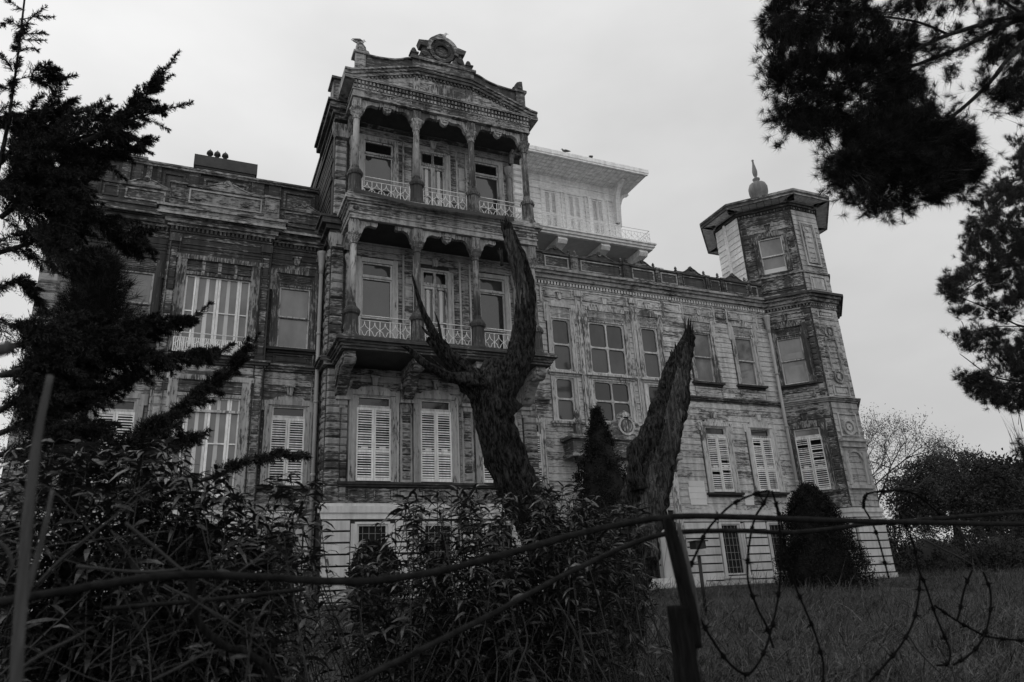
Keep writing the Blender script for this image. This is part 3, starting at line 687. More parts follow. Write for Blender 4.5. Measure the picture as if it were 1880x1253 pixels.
# iron railings of the balconies
for z0, z1 in ((7.15, 7.84), (11.66, 12.32)):
    for a, b in zip(CX, CX[1:]): railing(COL, a + .22, b - .22, z0, z1, 0)
    railing(Frame((3.66, 20), (0, -1), (-1, 0)), .05, 1.0, z0, z1, 0, .3); railing(Frame((9.29, 18.98), (0, 1), (1, 0)), .05, 1.0, z0, z1, 0, .3)

# ---- left wing
lh = [(1.92, 2.84, 7.49, 9.43), (1.92, 2.84, 3.48, 5.72), (-2.36, -1.45, 7.49, 9.40), (-2.39, -1.5, 3.48, 5.68), (-.65, 1.09, 7.05, 9.42), (-.55, 1.07, 3.1, 5.84), (1.9, 2.75, .5, 2.3), (-.4, .6, .5, 2.3)]
core(LW, -3.4, 3.24, ZB, 11.4, .35, lh, M['dark'])
lhc = [h for h in lh if -1.3 < h[0] < 1.3]
m = MB(LW); zs = sorted({ZB, 11.3, *[h[2] for h in lhc], *[h[3] for h in lhc]})
for a, b in zip(zs, zs[1:]):
    for x, y in cut(-1.2, 1.63, a, b, lhc): m.box(x, y, a, b, .0, .2)
m.build('wall', M['dark'], house)
core(Frame((-3.4, 30), (0, -1), (-1, 0)), 0, 8.99, ZB, 11.3, .3, [], M['left'])
stone_courses(LW, 1.66, 3.2, .35, 2.42, .29, [(1.7, 2.95, .4, 2.4)], M['stucco']); stone_courses(LWC, -1.2, 1.6, .35, 2.42, .29, [(-.6, .8, .4, 2.4)], M['stucco']); stone_courses(LW, -3.38, -1.22, .35, 2.42, .29, [], M['stucco'])
for W_, a, b in ((LW, 1.64, 3.22), (LWC, -1.2, 1.63), (LW, -3.4, -1.21)):
    stack(W_, a, b, [(2.44, 2.60, .04), (2.602, 2.78, .10)], M['stucco'], 'plinth_band', False)
window(LW, 1.9, 2.75, .5, 2.3, 'barred', M['stucco'], M['stucco'], .15, keystone=False, ears=False, sill=M['stucco'], deep=.25)
sh = [(h[0] - .04, h[1] + .04, h[2] - .04, h[3] + .04) for h in lh]
for W_, a, b in ((LW, 1.66, 3.2), (LWC, -1.2, 1.6), (LW, -3.38, -1.22)):
    boards(W_, a, b, 2.8, 6.72, .2, sh, M['left_low']); boards(W_, a, b, 6.98, 10.7, .2, sh, M['left'])
    stack(W_, a, b, [(6.74, 6.80, .06), (6.801, 6.87, .12), (6.871, 6.93, .18)], M['cornice_d'], 'string_course', W_ is LWC)
    stack(W_, a, b, [(10.84, 10.92, .08), (10.921, 11.06, .16), (11.061, 11.13, .24), (11.131, 11.28, .34), (11.281, 11.36, .40)], M['cornice_d'], 'cornice', W_ is LWC)
    dentils(W_, a, b, 10.72, 10.83, .0, .07, .115, M['left_v'])
    MB(W_).box(a, b, 10.655, 10.71, .0, .05).box(a, b, 10.2, 10.25, .0, .045).build('frieze_moulding', M['left'], house)
    MB(W_).box(a - (.36 if W_ is LWC else 0), b + (.36 if W_ is LWC else 0), 11.06, 11.13, .35, .37).build('cornice_lip', M['left_low'], house)
window(LW, 1.92, 2.84, 7.49, 9.43, 'sash', M['left_v'], M['sash'], .2, shade=2, glass='glass_l')
window(LW, 1.92, 2.84, 3.48, 5.72, 'shutter', M['left_low_v'], M['sash'], .2)
window(LW, -2.36, -1.45, 7.49, 9.40, 'sash', M['left_v'], M['sash'], .18, shade=2, glass='glass_l')
window(LW, -2.39, -1.5, 3.48, 5.68, 'shutter', M['left_low_v'], M['sash'], .18)
def glazed(W_, u0, u1, z0, z1, zt, mt, shade, cs):
    """wide french window: side lights and a pair of glazed doors, pale curtains behind the glass"""
    m = MB(W_)
    for a, b in ((u0 - .24, u0), (u1, u1 + .24)): m.box(a, b, z0, z1 + .42, -.01, .07); m.box(a + (.0 if a < u0 else .16), a + (.08 if a < u0 else .24), z0, z1 + .42, .069, .10)
    m.box(u0 - .3, u1 + .3, z1 + .42, z1 + .56, -.01, .09)
    if shade: m.box(u0, u1, z1 + .02, z1 + .42, -.08, .0)
    m.box(u0 - .02, u1 + .02, z1 - .04, z1 + .06, -.15, .05)
    o = m.build('window', mt, house)
    if shade:
        n = 4; p = (u1 - u0)/n
        for i in range(n):
            s = MB(W_)
            for j in range(6): z = z1 + .09 + j*.05; s.sweep([(.002, z + .03), (.008, z + .034), (.035, z + .006), (.027, z)], u0 + i*p + .05, u0 + (i + 1)*p - .05)
            s.build('shade_box', M['shadeslat'], o)
            if i: MB(W_).box(u0 + i*p - .045, u0 + i*p + .045, z1 + .07, z1 + .41, .001, .03).build('shade_post', M['left_low_v'], o)
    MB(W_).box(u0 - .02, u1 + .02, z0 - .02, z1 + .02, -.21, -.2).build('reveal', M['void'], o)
    w = u1 - u0; e = [u0, u0 + w*.165, u0 + w*.5, u1 - w*.165, u1]
    if zt: MB(W_).box(u0, u1, zt - .03, zt + .04, -.12, .0).build('transom', M['sash'], o)
    for i, (a, b) in enumerate(zip(e, e[1:])):
        f = .05 if i in (0, 3) else .07; s = MB(W_)
        s.box(a + .004, a + f, z0, z1, -.10, -.04); s.box(b - f, b - .004, z0, z1, -.10, -.04)
        for z, h in ((z0, .1), (z0 + (z1 - z0)*.52, .035), (z1 - .07, .07)): s.box(a + f, b - f, z, z + h, -.098, -.042)
        s.build('casement', M['white'], o); MB(W_).box(a + f - .01, b - f + .01, z0 + .05, z1 - .03, -.085, -.078).build('pane', M['glass_l'], o)
        if i in (1, 2):
            c = (a + b)/2 + (.0 if i == 1 else -.02); MB(W_).prism([(c - .05, z0 + .1), (c + .07, z0 + .1), (c + .05, z1 - .08), (c - .03, z1 - .08)], -.077, -.072).build('curtain', M['curtain'], o)
    return o
glazed(LWC, -.65, 1.09, 7.05, 9.42, 0, M['left_v'], True, 0)
glazed(LWC, -.55, 1.07, 3.1, 5.84, 5.42, M['left_low_v'], False, 0)
railing(LWC, -.78, 1.2, 7.0, 7.55, .2, .25)
m = MB(LWC)
for i in range(40): m.box(-.78 + i*.0507, -.78 + i*.0507 + .022, 7.0, 7.42, .19, .205)
m.build('railing_lattice', M['iron'], house, 'stuff')
for W_, us in ((LWC, (-1.13, 1.37)), (LW, (3.0,))):
    for u in us:
        MB(W_).box(u - .03, u + .0, 2.85, 10.6, .0, .06).box(u + .22, u + .25, 2.85, 10.6, .0, .06).box(u - .05, u + .27, 10.35, 10.6, .0, .085).build('pilaster', M['left_v'], house)
        quoins(W_, u + .02, u + .20, 3.1, 6.5, M['left_low'], .05, .34); quoins(W_, u + .02, u + .20, 7.1, 10.2, M['left'], .05, .34)
for u in (1.86, -2.42): panel(LW, u, u + 1.0, 6.97, 7.27, .03, M['left'], 'sill_panel', .04, .03)
# parapet of the left wing
def parapet(F, u0, u1, z0, z1, panels, posts, mat, d=.0, thick=.25, capd=.05):
    m = MB(F); fm = M['left_low'] if mat is M['parapet_l'] else M['cornice']; m.box(u0, u1, z0, z1, d - thick, d); m.box(u0 - .02, u1 + .02, z1, z1 + .07, d - thick - .04, d + capd); m.box(u0, u1, z0 + .0, z0 + .08, d - .01, d + .04)
    m.build('parapet', mat, house)
    for a, b in panels: panel(F, a, b, z0 + .14, z1 - .06, d - .003, fm, 'parapet_panel', .045, .04, False)
    for a, b in posts:
        p = MB(F); p.box(a, b, z0 - .003, z1 + .004, d - .02, d + .06); p.box(a - .03, b + .03, z1 + .004, z1 + .08, d - thick - .06, d + .10)
        p.box(a + .06, b - .06, z0 + .2, z1 - .12, d + .059, d + .085); p.box(a + .12, b - .12, z0 + .27, z1 - .19, d + .084, d + .11); p.build('parapet_post', mat, house)
def crest(F, u, z, hw, h, mat, d=-.08):
    P = [(-1, 0), (-.8, .04), (-.55, .22), (-.32, .5), (-.16, .62), (-.12, .80), (-.05, 1.0), (.05, 1.0), (.12, .80), (.16, .62), (.32, .5), (.55, .22), (.8, .04), (1, 0)]
    o = MB(F).prism([(u + x*hw, z + y*h) for x, y in P], d - .06, d + .06).build('crest', mat, house)
    for sgn in (1, -1):
        m = MB(F)
        for (a, b), (c, e) in zip(P[:5], P[1:5]): m.prism([(u + sgn*a*hw, z + b*h), (u + sgn*c*hw, z + e*h), (u + sgn*c*hw, z + e*h + .035), (u + sgn*a*hw, z + b*h + .035)][::sgn], d - .08, d + .09)
        m.build('crest_moulding', mat, o)
    disc(F, u, z + .62*h, .02, .07, d + .05, d + .11, n=10).build('rosette', mat, o)
def finial(F, u, z, d, mat, s=1.0, name='parapet_finial'):
    MB(F).lathe(u, d, [(.06*s, z), (.06*s, z + .05*s), (.035*s, z + .08*s), (.05*s, z + .11*s), (.075*s, z + .12*s), (.03*s, z + .15*s), (.06*s, z + .19*s), (.05*s, z + .24*s), (.012*s, z + .30*s)], 8).build(name, mat, house)
LP = Frame((0, 20.75)); LPC = Frame((0, 20.5))
parapet(LP, -3.5, -1.3, 11.36, 11.92, [(-3.02, -2.62), (-2.46, -1.42)], [(-3.5, -3.06)], M['parapet_l'])
parapet(LPC, -1.3, 1.74, 11.36, 12.04, [(-.80, 1.22)], [(-1.3, -.88), (1.30, 1.72)], M['parapet_l'])
parapet(LP, 1.75, 3.2, 11.36, 11.9, [(1.9, 3.0)], [], M['parapet_l'])
crest(LPC, .22, 12.1, .85, .36, M['cornice_d']); crest(LP, -1.95, 11.98, .75, .36, M['cornice_d']); crest(LP, 2.5, 11.96, .62, .34, M['cornice_d'])
for u in (-.55, .1, .75): MB(LPC).prism([(u - .12, 11.68), (u, 11.75), (u + .12, 11.68), (u, 11.61)], .02, .045).build('lozenge', M['parapet_l'], house)
MB(WORLD).box(-3.4, 3.2, 11.2, 11.34, 21.2, 23).build('roof', M['lead'], house)
# attic behind the left wing, end block with quoins, chimney
AT = Frame((0, 23)); core(AT, -4.6, 3.24, ZB, 14.05, .35, [], M['parapet'])
core(Frame((-4.6, 30), (0, -1), (-1, 0)), 0, 6.99, ZB, 14.05, .3, [], M['left'])
boards(AT, -4.55, -3.45, 2.8, 11.0, .22, [], M['left']); quoins(AT, -4.58, -4.05, 2.9, 10.8, M['left_low'], .08, .3)
stack(AT, -4.6, 3.2, [(11.0, 11.1, .1), (11.101, 11.25, .22), (12.78, 12.86, .05), (12.861, 12.98, .12), (14.02, 14.09, .12), (14.091, 14.16, .16)], M['cornice_d'], 'cornice', False)
boards(AT, -4.55, 3.2, 11.4, 12.75, .22, [], M['parapet'])
for a, b in ((-4.3, -3.9), (-2.9, -2.66), (-2.6, -2.3), (-2.2, -2.05), (-1.9, -1.78), (-.95, -.6), (1.0, 1.4), (1.55, 1.95)): 
    m = MB(AT); m.box(a, b, 13.0, 14.02, -.01, .07); m.box(a + .05, b - .05, 13.15, 13.85, .069, .10); m.build('parapet_post', M['parapet_l'], house)
for a, b in ((-3.8, -3.0), (-1.72, -1.05), (-.5, .9), (2.05, 3.1)): panel(AT, a, b, 13.1, 13.9, .0, M['parapet'], 'parapet_panel', .07, .05)
MB(AT).box(-4.62, -2.2, 14.161, 14.25, -.3, .18).build('coping', M['cornice_d'], house)
crest(AT, -3.5, 14.25, .6, .3, M['parapet']); finial(AT, -4.12, 14.25, 0, M['finial'], 1.0); finial(AT, -2.86, 14.25, 0, M['finial'], 1.0)
m = MB(WORLD); m.box(-.70, 1.0, 14.0, 14.75, 24.05, 25.0); m.box(-.78, 1.08, 14.5, 14.62, 23.98, 25.06); m.box(-.74, 1.04, 14.75, 14.88, 24.02, 25.03); ch = m.build('chimney_stack', M['cornice_d'], house)
MB(WORLD).box(-.90, 1.18, 14.95, 15.38, 23.9, 25.2).box(-.84, 1.12, 14.88, 14.95, 23.95, 25.12).build('hood', M['lead'], ch)
for u in (-.42, -.18, .08):
    MB(WORLD).lathe(u, 23.98, [(.07, 15.38), (.07, 15.50), (.12, 15.51), (.10, 15.60), (.05, 15.66), (.012, 15.68), (.012, 15.72)], 8).build('chimney_pot', M['lead'], ch)
MB(WORLD).box(-4.5, 9.7, 14.0, 14.04, 23.3, 30).build('roof', M['lead'], house)

# ---- right wing
rh = [(10.98, 11.72, 7.5, 9.42), (12.44, 13.93, 7.5, 9.44), (14.64, 15.38, 7.5, 9.46), (16.92, 17.8, 7.54, 9.50), (18.98, 19.86, 7.56, 9.5),
      (10.97, 11.68, 5.74, 7.26), (12.44, 13.92, 5.78, 7.25), (14.66, 15.36, 5.78, 7.25), (16.92, 17.84, 3.47, 5.82), (18.99, 19.92, 3.5, 5.84), (9.86, 10.3, 3.47, 5.6),
      (17.0, 17.8, .67, 2.37), (19.12, 19.9, .67, 2.37), (12.3, 14.25, .6, 4.4)]
core(RW, 9.7, 21.3, ZB, 11.2, .35, rh, M['dark'])
sh = [(h[0] - .04, h[1] + .04, h[2] - .04, h[3] + .04) for h in rh[:11]] + [(11.6, 14.7, .3, 4.5)]
boards(RW, 9.75, 20.78, 2.82, 6.75, .225, sh, M['right']); boards(RW, 9.75, 20.78, 6.75, 10.62, .2, sh, M['right'])
stone_courses(RW, 15.15, 20.78, .5, 2.42, .29, [(16.8, 18.0, .6, 2.45), (18.92, 20.1, .6, 2.45)], M['stucco']); stone_courses(RW, 9.75, 11.3, .5, 2.42, .29, [], M['stucco'])
MB(RW).box(9.72, 11.3, 0, .48, -.02, .12).box(15.1, 20.8, 0, .48, -.02, .12).build('plinth', M['stucco'], house)
for a, b in ((9.72, 11.3), (15.1, 20.85)): stack(RW, a, b, [(2.44, 2.60, .04), (2.602, 2.76, .10), (2.762, 2.82, .06)], M['stucco'], 'plinth_band', False)
for h in rh[11:13]: window(RW, *h, 'barred', M['stucco'], M['stucco'], .14, keystone=False, ears=False, sill=M['stucco'], deep=.28)
for i, h in enumerate(rh[:3]): window(RW, *h, 'cross', M['right_v'], M['sash'], .17, shade=4 if i == 1 else 2, sill=M['right_v'], slat='shade_r')
for h in rh[5:8]: window(RW, *h, 'cross', M['right_v'], M['sash'], .17, sill=M['right_v'] , keystone=False, ears=False, glass='glass' if h[0] < 11 else 'glass_d')
for h in rh[3:5]: window(RW, *h, 'sash', M['right_v'], M['sash'], .17, shade=2, mid=.5, glass='glass_l', slat='shade_r')
for h in rh[8:10]: window(RW, *h, 'shutter', M['right_v'], M['sash'], .22, broken=.04)
window(RW, *rh[10], 'shutter', M['right_v'], M['sash'], .16)
for u, z0, z1 in ((12.0, 5.6, 10.55), (14.26, 5.6, 10.55)):
    MB(RW).box(u, u + .05, z0, z1, .0, .07).box(u + .22, u + .27, z0, z1, .0, .07).box(u - .03, u + .30, z1 - .22, z1, .0, .10).box(u + .08, u + .19, z0 + .3, z1 - .4, .0, .055).build('pilaster', M['right_v'], house)
for u in (10.62, 15.72, 16.62, 18.1, 18.72, 20.2): MB(RW).box(u, u + .06, 9.95, 10.62, .0, .06).build('batten', M['right_v'], house)
for a, b in ((10.72, 11.95), (12.32, 14.2), (14.55, 15.7), (15.8, 16.6), (16.7, 18.08), (18.2, 18.7), (18.8, 20.15)):
    panel(RW, a + .05, b - .05, 10.2, 10.55, .028, M['right'], 'frieze_panel', .035, .025)
    if b - a > 1: MB(RW).box((a + b)/2 - .04, (a + b)/2 + .04, 10.3, 10.46, .04, .075).build('frieze_boss', M['right_v'], house)
stack(RW, 9.72, 20.8, [(10.62, 10.68, .04), (10.80, 10.88, .07), (10.881, 11.02, .15), (11.021, 11.12, .24), (11.121, 11.22, .32)], M['cornice'], 'cornice', False)
dentils(RW, 9.8, 20.75, 10.685, 10.795, .0, .065, .125, M['right_v'])
stack(RW, 15.6, 20.85, [(6.74, 6.80, .05), (6.801, 6.86, .11), (6.861, 6.90, .16)], M['cornice'], 'string_course', False); stack(RW, 9.72, 10.7, [(6.30, 6.38, .06), (6.381, 6.44, .12)], M['cornice_d'], 'string_course', False)
for a, b in ((16.75, 18.0), (18.85, 20.1)): panel(RW, a, b, 6.95, 7.3, .03, M['right'], 'sill_panel', .04, .03)
RP = Frame((0, 20.9))
parapet(RP, 9.75, 20.75, 11.2, 11.84, [(10.86, 11.82), (12.32, 14.02), (14.52, 15.5), (15.8, 16.56), (16.84, 17.86), (18.14, 18.6), (18.9, 20.0), (20.16, 20.5)], [(10.5, 10.74), (11.9, 12.2), (14.12, 14.42), (15.58, 15.74), (16.6, 16.78), (17.92, 18.08), (18.66, 18.82), (20.0, 20.14)], M['parapet'])
for u in (11.33, 13.17, 15.03, 17.32, 19.38): crest(RP, u, 11.91, .58 if u != 13.17 else .8, .36, M['parapet'])
for u in (10.66, 11.92, 12.18, 14.14, 14.4, 15.6, 16.64, 17.98, 18.66, 20.02): finial(RP, u, 11.92, -.1, M['cornice_d'], .95)
MB(WORLD).box(9.7, 22, 11.1, 11.2, 21.3, 30).build('roof', M['lead'], house)
for a, b, z0, z1 in ((15.86, 16.56, 3.0, 3.83), (18.24, 18.62, 3.0, 3.42)):
    n = round((z1 - z0)/.21)
    for i in range(n): piece('patch_board', 'box', M['patch'], RW, a + random.uniform(-.03, .02), b + random.uniform(-.03, .03), z0 + i*(z1 - z0)/n + .004, z0 + (i + 1)*(z1 - z0)/n - .004, .032, .045, house)
# front door under its broken pediment
DR = Frame((0, 20.75)); m = MB(DR)
m.box(11.0, 15.3, 4.98, 5.10, -.25, .62); m.box(11.1, 15.2, 4.55, 4.98, -.25, .45); m.box(11.05, 15.25, 4.42, 4.55, -.25, .5); pr = m.build('portico', M['right'], house)
for x in (11.42, 14.9):
    c = MB(WORLD); c.lathe(x, 20.42, [(.19, .5), (.19, .62), (.15, .68), (.14, 1.2), (.125, 4.0)], 18, True, .08); c.build('door_column', M['right_v'], house)
    c = MB(WORLD); c.lathe(x, 20.42, [(.13, 4.0), (.15, 4.04), (.13, 4.08), (.17, 4.2), (.15, 4.22), (.21, 4.34), (.23, 4.38), (.23, 4.43)], 14, True, .12); c.build('door_capital', M['dark_v'], house)
    c = MB(DR); c.box(x - .11, x + .11, 5.10, 5.50, .15, .37); c.box(x - .14, x + .14, 5.50, 5.55, .12, .4); c.lathe(x, .26, [(.06, 5.55), (.08, 5.62), (.04, 5.70), (.10, 5.8), (.085, 5.92), (.03, 6.02), (.015, 6.1)], 10); c.build('door_finial', M['right_v'], house)
cx = 13.2; P = [(cx - 1.0, 5.1), (cx + 1.0, 5.1), (cx + .92, 5.25), (cx + .6, 5.38), (cx + .5, 5.6), (cx + .3, 5.72), (cx + .2, 5.95), (cx, 6.05), (cx - .2, 5.95), (cx - .3, 5.72), (cx - .5, 5.6), (cx - .6, 5.38), (cx - .92, 5.25)]
MB(DR).prism(P, .2, .36).build('cartouche', M['right'], pr)
for x_, z_, a_, b_ in ((cx, 5.5, .0, .2), (cx, 5.5, .25, .32), (cx, 5.86, .02, .13), (cx - .62, 5.3, .05, .13), (cx + .62, 5.3, .05, .13)): disc(DR, x_, z_, a_, b_, .36, .43, n=14).build('cartouche_relief', M['right_v'], pr)
m = MB(DR)
for s in (1, -1):
    for i in range(7):
        x = cx + s*(1.0 + i*.09); m.prism([(x, 5.12), (x + .05, 5.12), (x + .05 - s*.1, 5.3), (x - s*.1, 5.3)], .1, .2)
m.build('fretwork', M['right_v'], pr)
m = MB(DR); m.box(14.3, 14.72, .5, 4.42, -.24, .0); m.box(11.6, 12.0, .5, 4.42, -.24, .0); m.box(12.0, 14.3, 3.9, 4.42, -.24, -.05); m.build('door_surround', M['stucco'], house)
dr = MB(RW).box(12.3, 14.25, .6, 4.4, -.3, -.2).build('front_door', M['dark_v'], house)
for a, b in ((12.4, 13.2), (13.3, 14.15)):
    for c, d in ((.8, 2.0), (2.2, 3.9)): panel(RW, a, b, c, d, -.2, M['dark_v'], 'door_panel', .08, .04).parent = dr
for i, (y, z) in enumerate(((20.3, .62), (19.95, .46), (19.6, .32), (19.25, .18))): MB(WORLD).box(11.4 - i*.15, 15.4 + i*.15, z - .2 if i < 3 else -.2, z, y - .2, 20.9).build('step', M['stucco'], house)
# rainwater pipes
def pipe(x, y, z0, z1, ztop=None):
    o = MB(WORLD).tube([(x, y, z0), (x, y, z1)], .062, 10).build('downpipe', M['pipe'], house)
    MB(WORLD).lathe(x, y, [(.065, z1), (.08, z1 + .2), (.13, z1 + .62), (.15, z1 + .66), (.15, z1 + .74), (.05, z1 + .75)], 10).build('hopper', M['pipe'], o)
    for z in np.arange(z0 + 1.3, z1, 2.1): MB(WORLD).lathe(x, y, [(.062, z), (.08, z + .01), (.08, z + .08), (.062, z + .09)], 10).build('collar', M['pipe'], o)
pipe(3.10, 20.8, .3, 9.9); pipe(20.66, 20.82, 2.5, 9.75)

# ---- corner turret
TF = Frame((0, 19.78)); q = math.sqrt(.5); TD = Frame((20.5, 21.28), (q, -q), (-q, -q)); TL = Frame((20.5, 22.75), (0, -1), (-1, 0))
OCT = [(22.0, 19.78), (23.4, 19.78), (24.9, 21.28), (24.9, 22.75), (23.4, 24.2), (22.0, 24.2), (20.5, 22.75), (20.5, 21.28)]; TC = (22.7, 22.0)
def octo(z0, z1, off, m):
    """the turret's outline pushed out by off"""
    P = []
    for x, y in OCT:
        sx = 1 if x > TC[0] else -1; sy = 1 if y > TC[1] else -1
        nx, ny = (off*.414*sx if abs(x - TC[0]) < 1 else off*sx), (off*sy if abs(x - TC[0]) < 1 else off*.414*sy); P.append((x + nx, y + ny))
    return m.prism_xy(P, z0, z1)
def prism_xy(s, P, z0, z1, zoff=0):
    n = len(P); return s.add([(x, y, z0) for x, y in P] + [(x, y, z1) for x, y in P], [tuple(range(n))[::-1], tuple(range(n, 2*n))] + [(i, (i + 1) % n, (i + 1) % n + n, i + n) for i in range(n)])
MB.prism_xy = prism_xy
tdh = [(.65, 1.59, 12.36, 13.95), (.65, 1.59, 7.61, 9.5), (.65, 1.59, 3.48, 5.82)]
core(TD, 0, 2.12, ZB, 15.4, .25, tdh, M['dark']); core(TF, 22.0, 23.4, ZB, 15.4, .25, [], M['dark']); core(TL, 0, 1.47, 10.9, 15.4, .25, [], M['dark'])
for a, b in (((23.4, 19.78), (24.9, 21.28)), ((24.9, 21.28), (24.9, 22.75)), ((24.9, 22.75), (23.4, 24.2)), ((23.4, 24.2), (22.0, 24.2)), ((22.0, 24.2), (20.5, 22.75))):
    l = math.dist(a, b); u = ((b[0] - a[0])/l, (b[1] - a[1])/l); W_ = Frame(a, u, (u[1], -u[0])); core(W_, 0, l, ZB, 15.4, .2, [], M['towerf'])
for (z0, z1, e, mt) in ((10.62, 10.68, .04, 'cornice'), (10.80, 10.88, .08, 'cornice'), (10.881, 11.02, .16, 'cornice'), (11.021, 11.12, .26, 'cornice'), (11.121, 11.22, .36, 'cornice_d'), (6.74, 6.80, .05, 'cornice'), (6.801, 6.86, .11, 'cornice'), (6.861, 6.90, .17, 'cornice'), (2.602, 2.76, .10, 'stucco'), (2.44, 2.6, .05, 'stucco'), (0.0, .48, .12, 'stucco'), (12.16, 12.24, .06, 'cornice_d'), (15.22, 15.3, .08, 'dark')):
    octo(z0, z1, e, MB(WORLD)).build('turret_band', M[mt], house)
for z in (10.69,):
    dentils(TD, .35, 2.1, z, z + .1, .0, .07, .125, M['tower_v']); dentils(TF, 22.0, 23.4, z, z + .1, .0, .07, .125, M['towerf_v'])
dentils(TD, .02, 2.1, 15.08, 15.18, .0, .06, .13, M['tower_v']); dentils(TF, 22.0, 23.4, 15.08, 15.18, .0, .06, .13, M['tower_v'])
hs = [(h[0] - .04, h[1] + .04, h[2] - .04, h[3] + .04) for h in tdh]
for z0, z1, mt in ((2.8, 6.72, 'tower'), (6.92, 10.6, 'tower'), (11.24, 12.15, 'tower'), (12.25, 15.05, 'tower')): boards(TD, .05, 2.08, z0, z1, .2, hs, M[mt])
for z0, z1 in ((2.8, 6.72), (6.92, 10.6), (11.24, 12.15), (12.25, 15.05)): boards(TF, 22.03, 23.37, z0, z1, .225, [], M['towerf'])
boards(TL, .02, 1.45, 11.3, 15.2, .26, [], M['pav']); MB(TL).box(.62, .72, 11.3, 15.2, .03, .12).build('batten', M['pav'], house)
stone_courses(TF, 22.02, 23.38, .5, 2.42, .29, [], M['stucco']); stone_courses(TD, .4, 2.1, .5, 2.42, .29, [], M['stucco'])
window(TD, *tdh[0], 'sash', M['tower_v'], M['sash'], .18, glass='glass_l', mid=.48, sill=False); window(TD, *tdh[1], 'sash', M['tower_v'], M['sash'], .18, shade=2, glass='glass_l'); window(TD, *tdh[2], 'shutter', M['tower_v'], M['sash'], .2, broken=.10, glass='glass_l')
MB(TD).box(.7, 1.54, 12.40, 12.58, -.08, -.062).build('lower_blind', M['patch'], house)
MB(TD).box(.75, 1.45, 7.68, 8.35, -.082, -.079).box(.78, 1.48, 8.62, 8.86, -.052, -.049).build('pane_reflection', M['glass_b'], house)  # added pale patches imitate a bright reflection in the panes
for W_, us in ((TD, (.08, 1.84)),):
    for u in us: quoins(W_, u, u + .2, 2.9, 6.6, M['tower'], .06, .24); quoins(W_, u, u + .2, 7.0, 10.3, M['tower'], .06, .24); quoins(W_, u, u + .2, 12.3, 14.8, M['tower'], .06, .24)
for u in (22.04, 23.18): quoins(TF, u, u + .18, 7.0, 10.0, M['towerf'], .06, .3)
# relief panels on the turret's front
panel(TF, 22.3, 23.1, 12.5, 14.5, .03, M['towerf_v'], 'relief_panel', .07, .04); panel(TF, 22.42, 22.98, 12.62, 14.38, .03, M['towerf_v'], 'relief_panel', .04, .06, False)
m = MB(TF)
for i in range(6): z = 12.85 + i*.24; m.box(22.56, 22.84, z, z + .05, .03, .08)
m.prism([(22.55, 14.2), (22.7, 14.08), (22.85, 14.2), (22.85, 14.27), (22.7, 14.15), (22.55, 14.27)], .03, .09); m.add(disc(TF, 22.7, 12.73, .03, .09, .03, .08, n=10).v, disc(TF, 22.7, 12.73, .03, .09, .03, .08, n=10).q); m.build('carved_relief', M['towerf_v'], house)
for z0, z1 in ((11.35, 12.05), (6.98, 7.4), (10.2, 10.52)): panel(TF, 22.28, 23.12, z0, z1, .03, M['towerf_v'], 'relief_panel', .06, .035)
panel(TF, 22.4, 23.0, 7.95, 9.35, .03, M['towerf_v'], 'relief_panel', .07, .05, False)
for z in (7.75, 9.6): r = disc(TF, 22.7, z, .20, .28, .03, .10, n=18); r.add(disc(TF, 22.7, z, .0, .12, .03, .08, n=12).v, disc(TF, 22.7, z, .0, .12, .03, .08, n=12).q); r.build('roundel', M['towerf_v'], house)
m = MB(TF); m.box(22.1, 22.26, 3.6, 4.8, .02, .10); m.box(23.0, 23.16, 3.6, 4.8, .02, .10); m.box(22.02, 23.3, 5.18, 5.28, .02, .22); m.box(22.06, 23.26, 4.98, 5.18, .02, .14); m.box(22.06, 23.26, 3.44, 3.56, .02, .16); m.build('niche_surround', M['towerf_v'], house)
disc(TF, 22.63, 4.45, .36, .44, .03, .09, 0, 180, 14).build('niche_arch', M['towerf_v'], house); r = disc(TF, 22.65, 5.75, .22, .32, .03, .10, n=18); r.add(disc(TF, 22.65, 5.75, .04, .14, .03, .1, n=12).v, disc(TF, 22.65, 5.75, .04, .14, .03, .1, n=12).q); r.build('roundel', M['towerf_v'], house)
panel(TF, 22.2, 23.15, 5.4, 6.3, .03, M['towerf_v'], 'relief_panel', .06, .035, False)
for u0, u1, z0, z1 in ((.5, 1.7, 11.5, 12.05), (.5, 1.7, 6.98, 7.3), (.4, 1.85, 10.2, 10.52)): panel(TD, u0, u1, z0, z1, .03, M['tower'], 'sill_panel', .05, .03)
# turret roof
RO = []
for x, y in OCT:
    sx = 1 if x > TC[0] else -1; sy = 1 if y > TC[1] else -1; RO.append((x + sx*.27, y + sy*.62) if abs(x - TC[0]) < 1 else (x + sx*.65, y + sy*.15))
m = MB(WORLD); m.prism_xy(RO, 15.46, 15.56); rf = m.build('turret_roof', M['cornice_d'], house)
for (a, b) in zip(RO, RO[1:] + RO[:1]):
    l = math.dist(a, b); u = ((b[0] - a[0])/l, (b[1] - a[1])/l); W_ = Frame(a, u, (u[1], -u[0])); MB(W_).box(-.0, l, 15.55, 15.66, -.08, .025).box(.0, l, 15.40, 15.462, -.05, .01).build('fascia', M['cornice'], rf)
    n = 9; mm = MB(W_)
    for i in range(n): mm.box(l*i/n + .008, l*(i + 1)/n - .008, 15.435, 15.455, -.62, -.05)
    mm.build('soffit_boards', M['pav'], rf, 'stuff')
n = len(RO); top = [(TC[0] + .3*math.cos(-math.pi*.625 + i*math.pi/4), TC[1] + .3*math.sin(-math.pi*.625 + i*math.pi/4), 16.45) for i in range(n)]
MB(WORLD).add([(x, y, 15.67) for x, y in RO] + top, [(i, (i + 1) % n, (i + 1) % n + n, i + n) for i in range(n)] + [tuple(range(n, 2*n))]).build('roof_cover', M['lead'], rf)
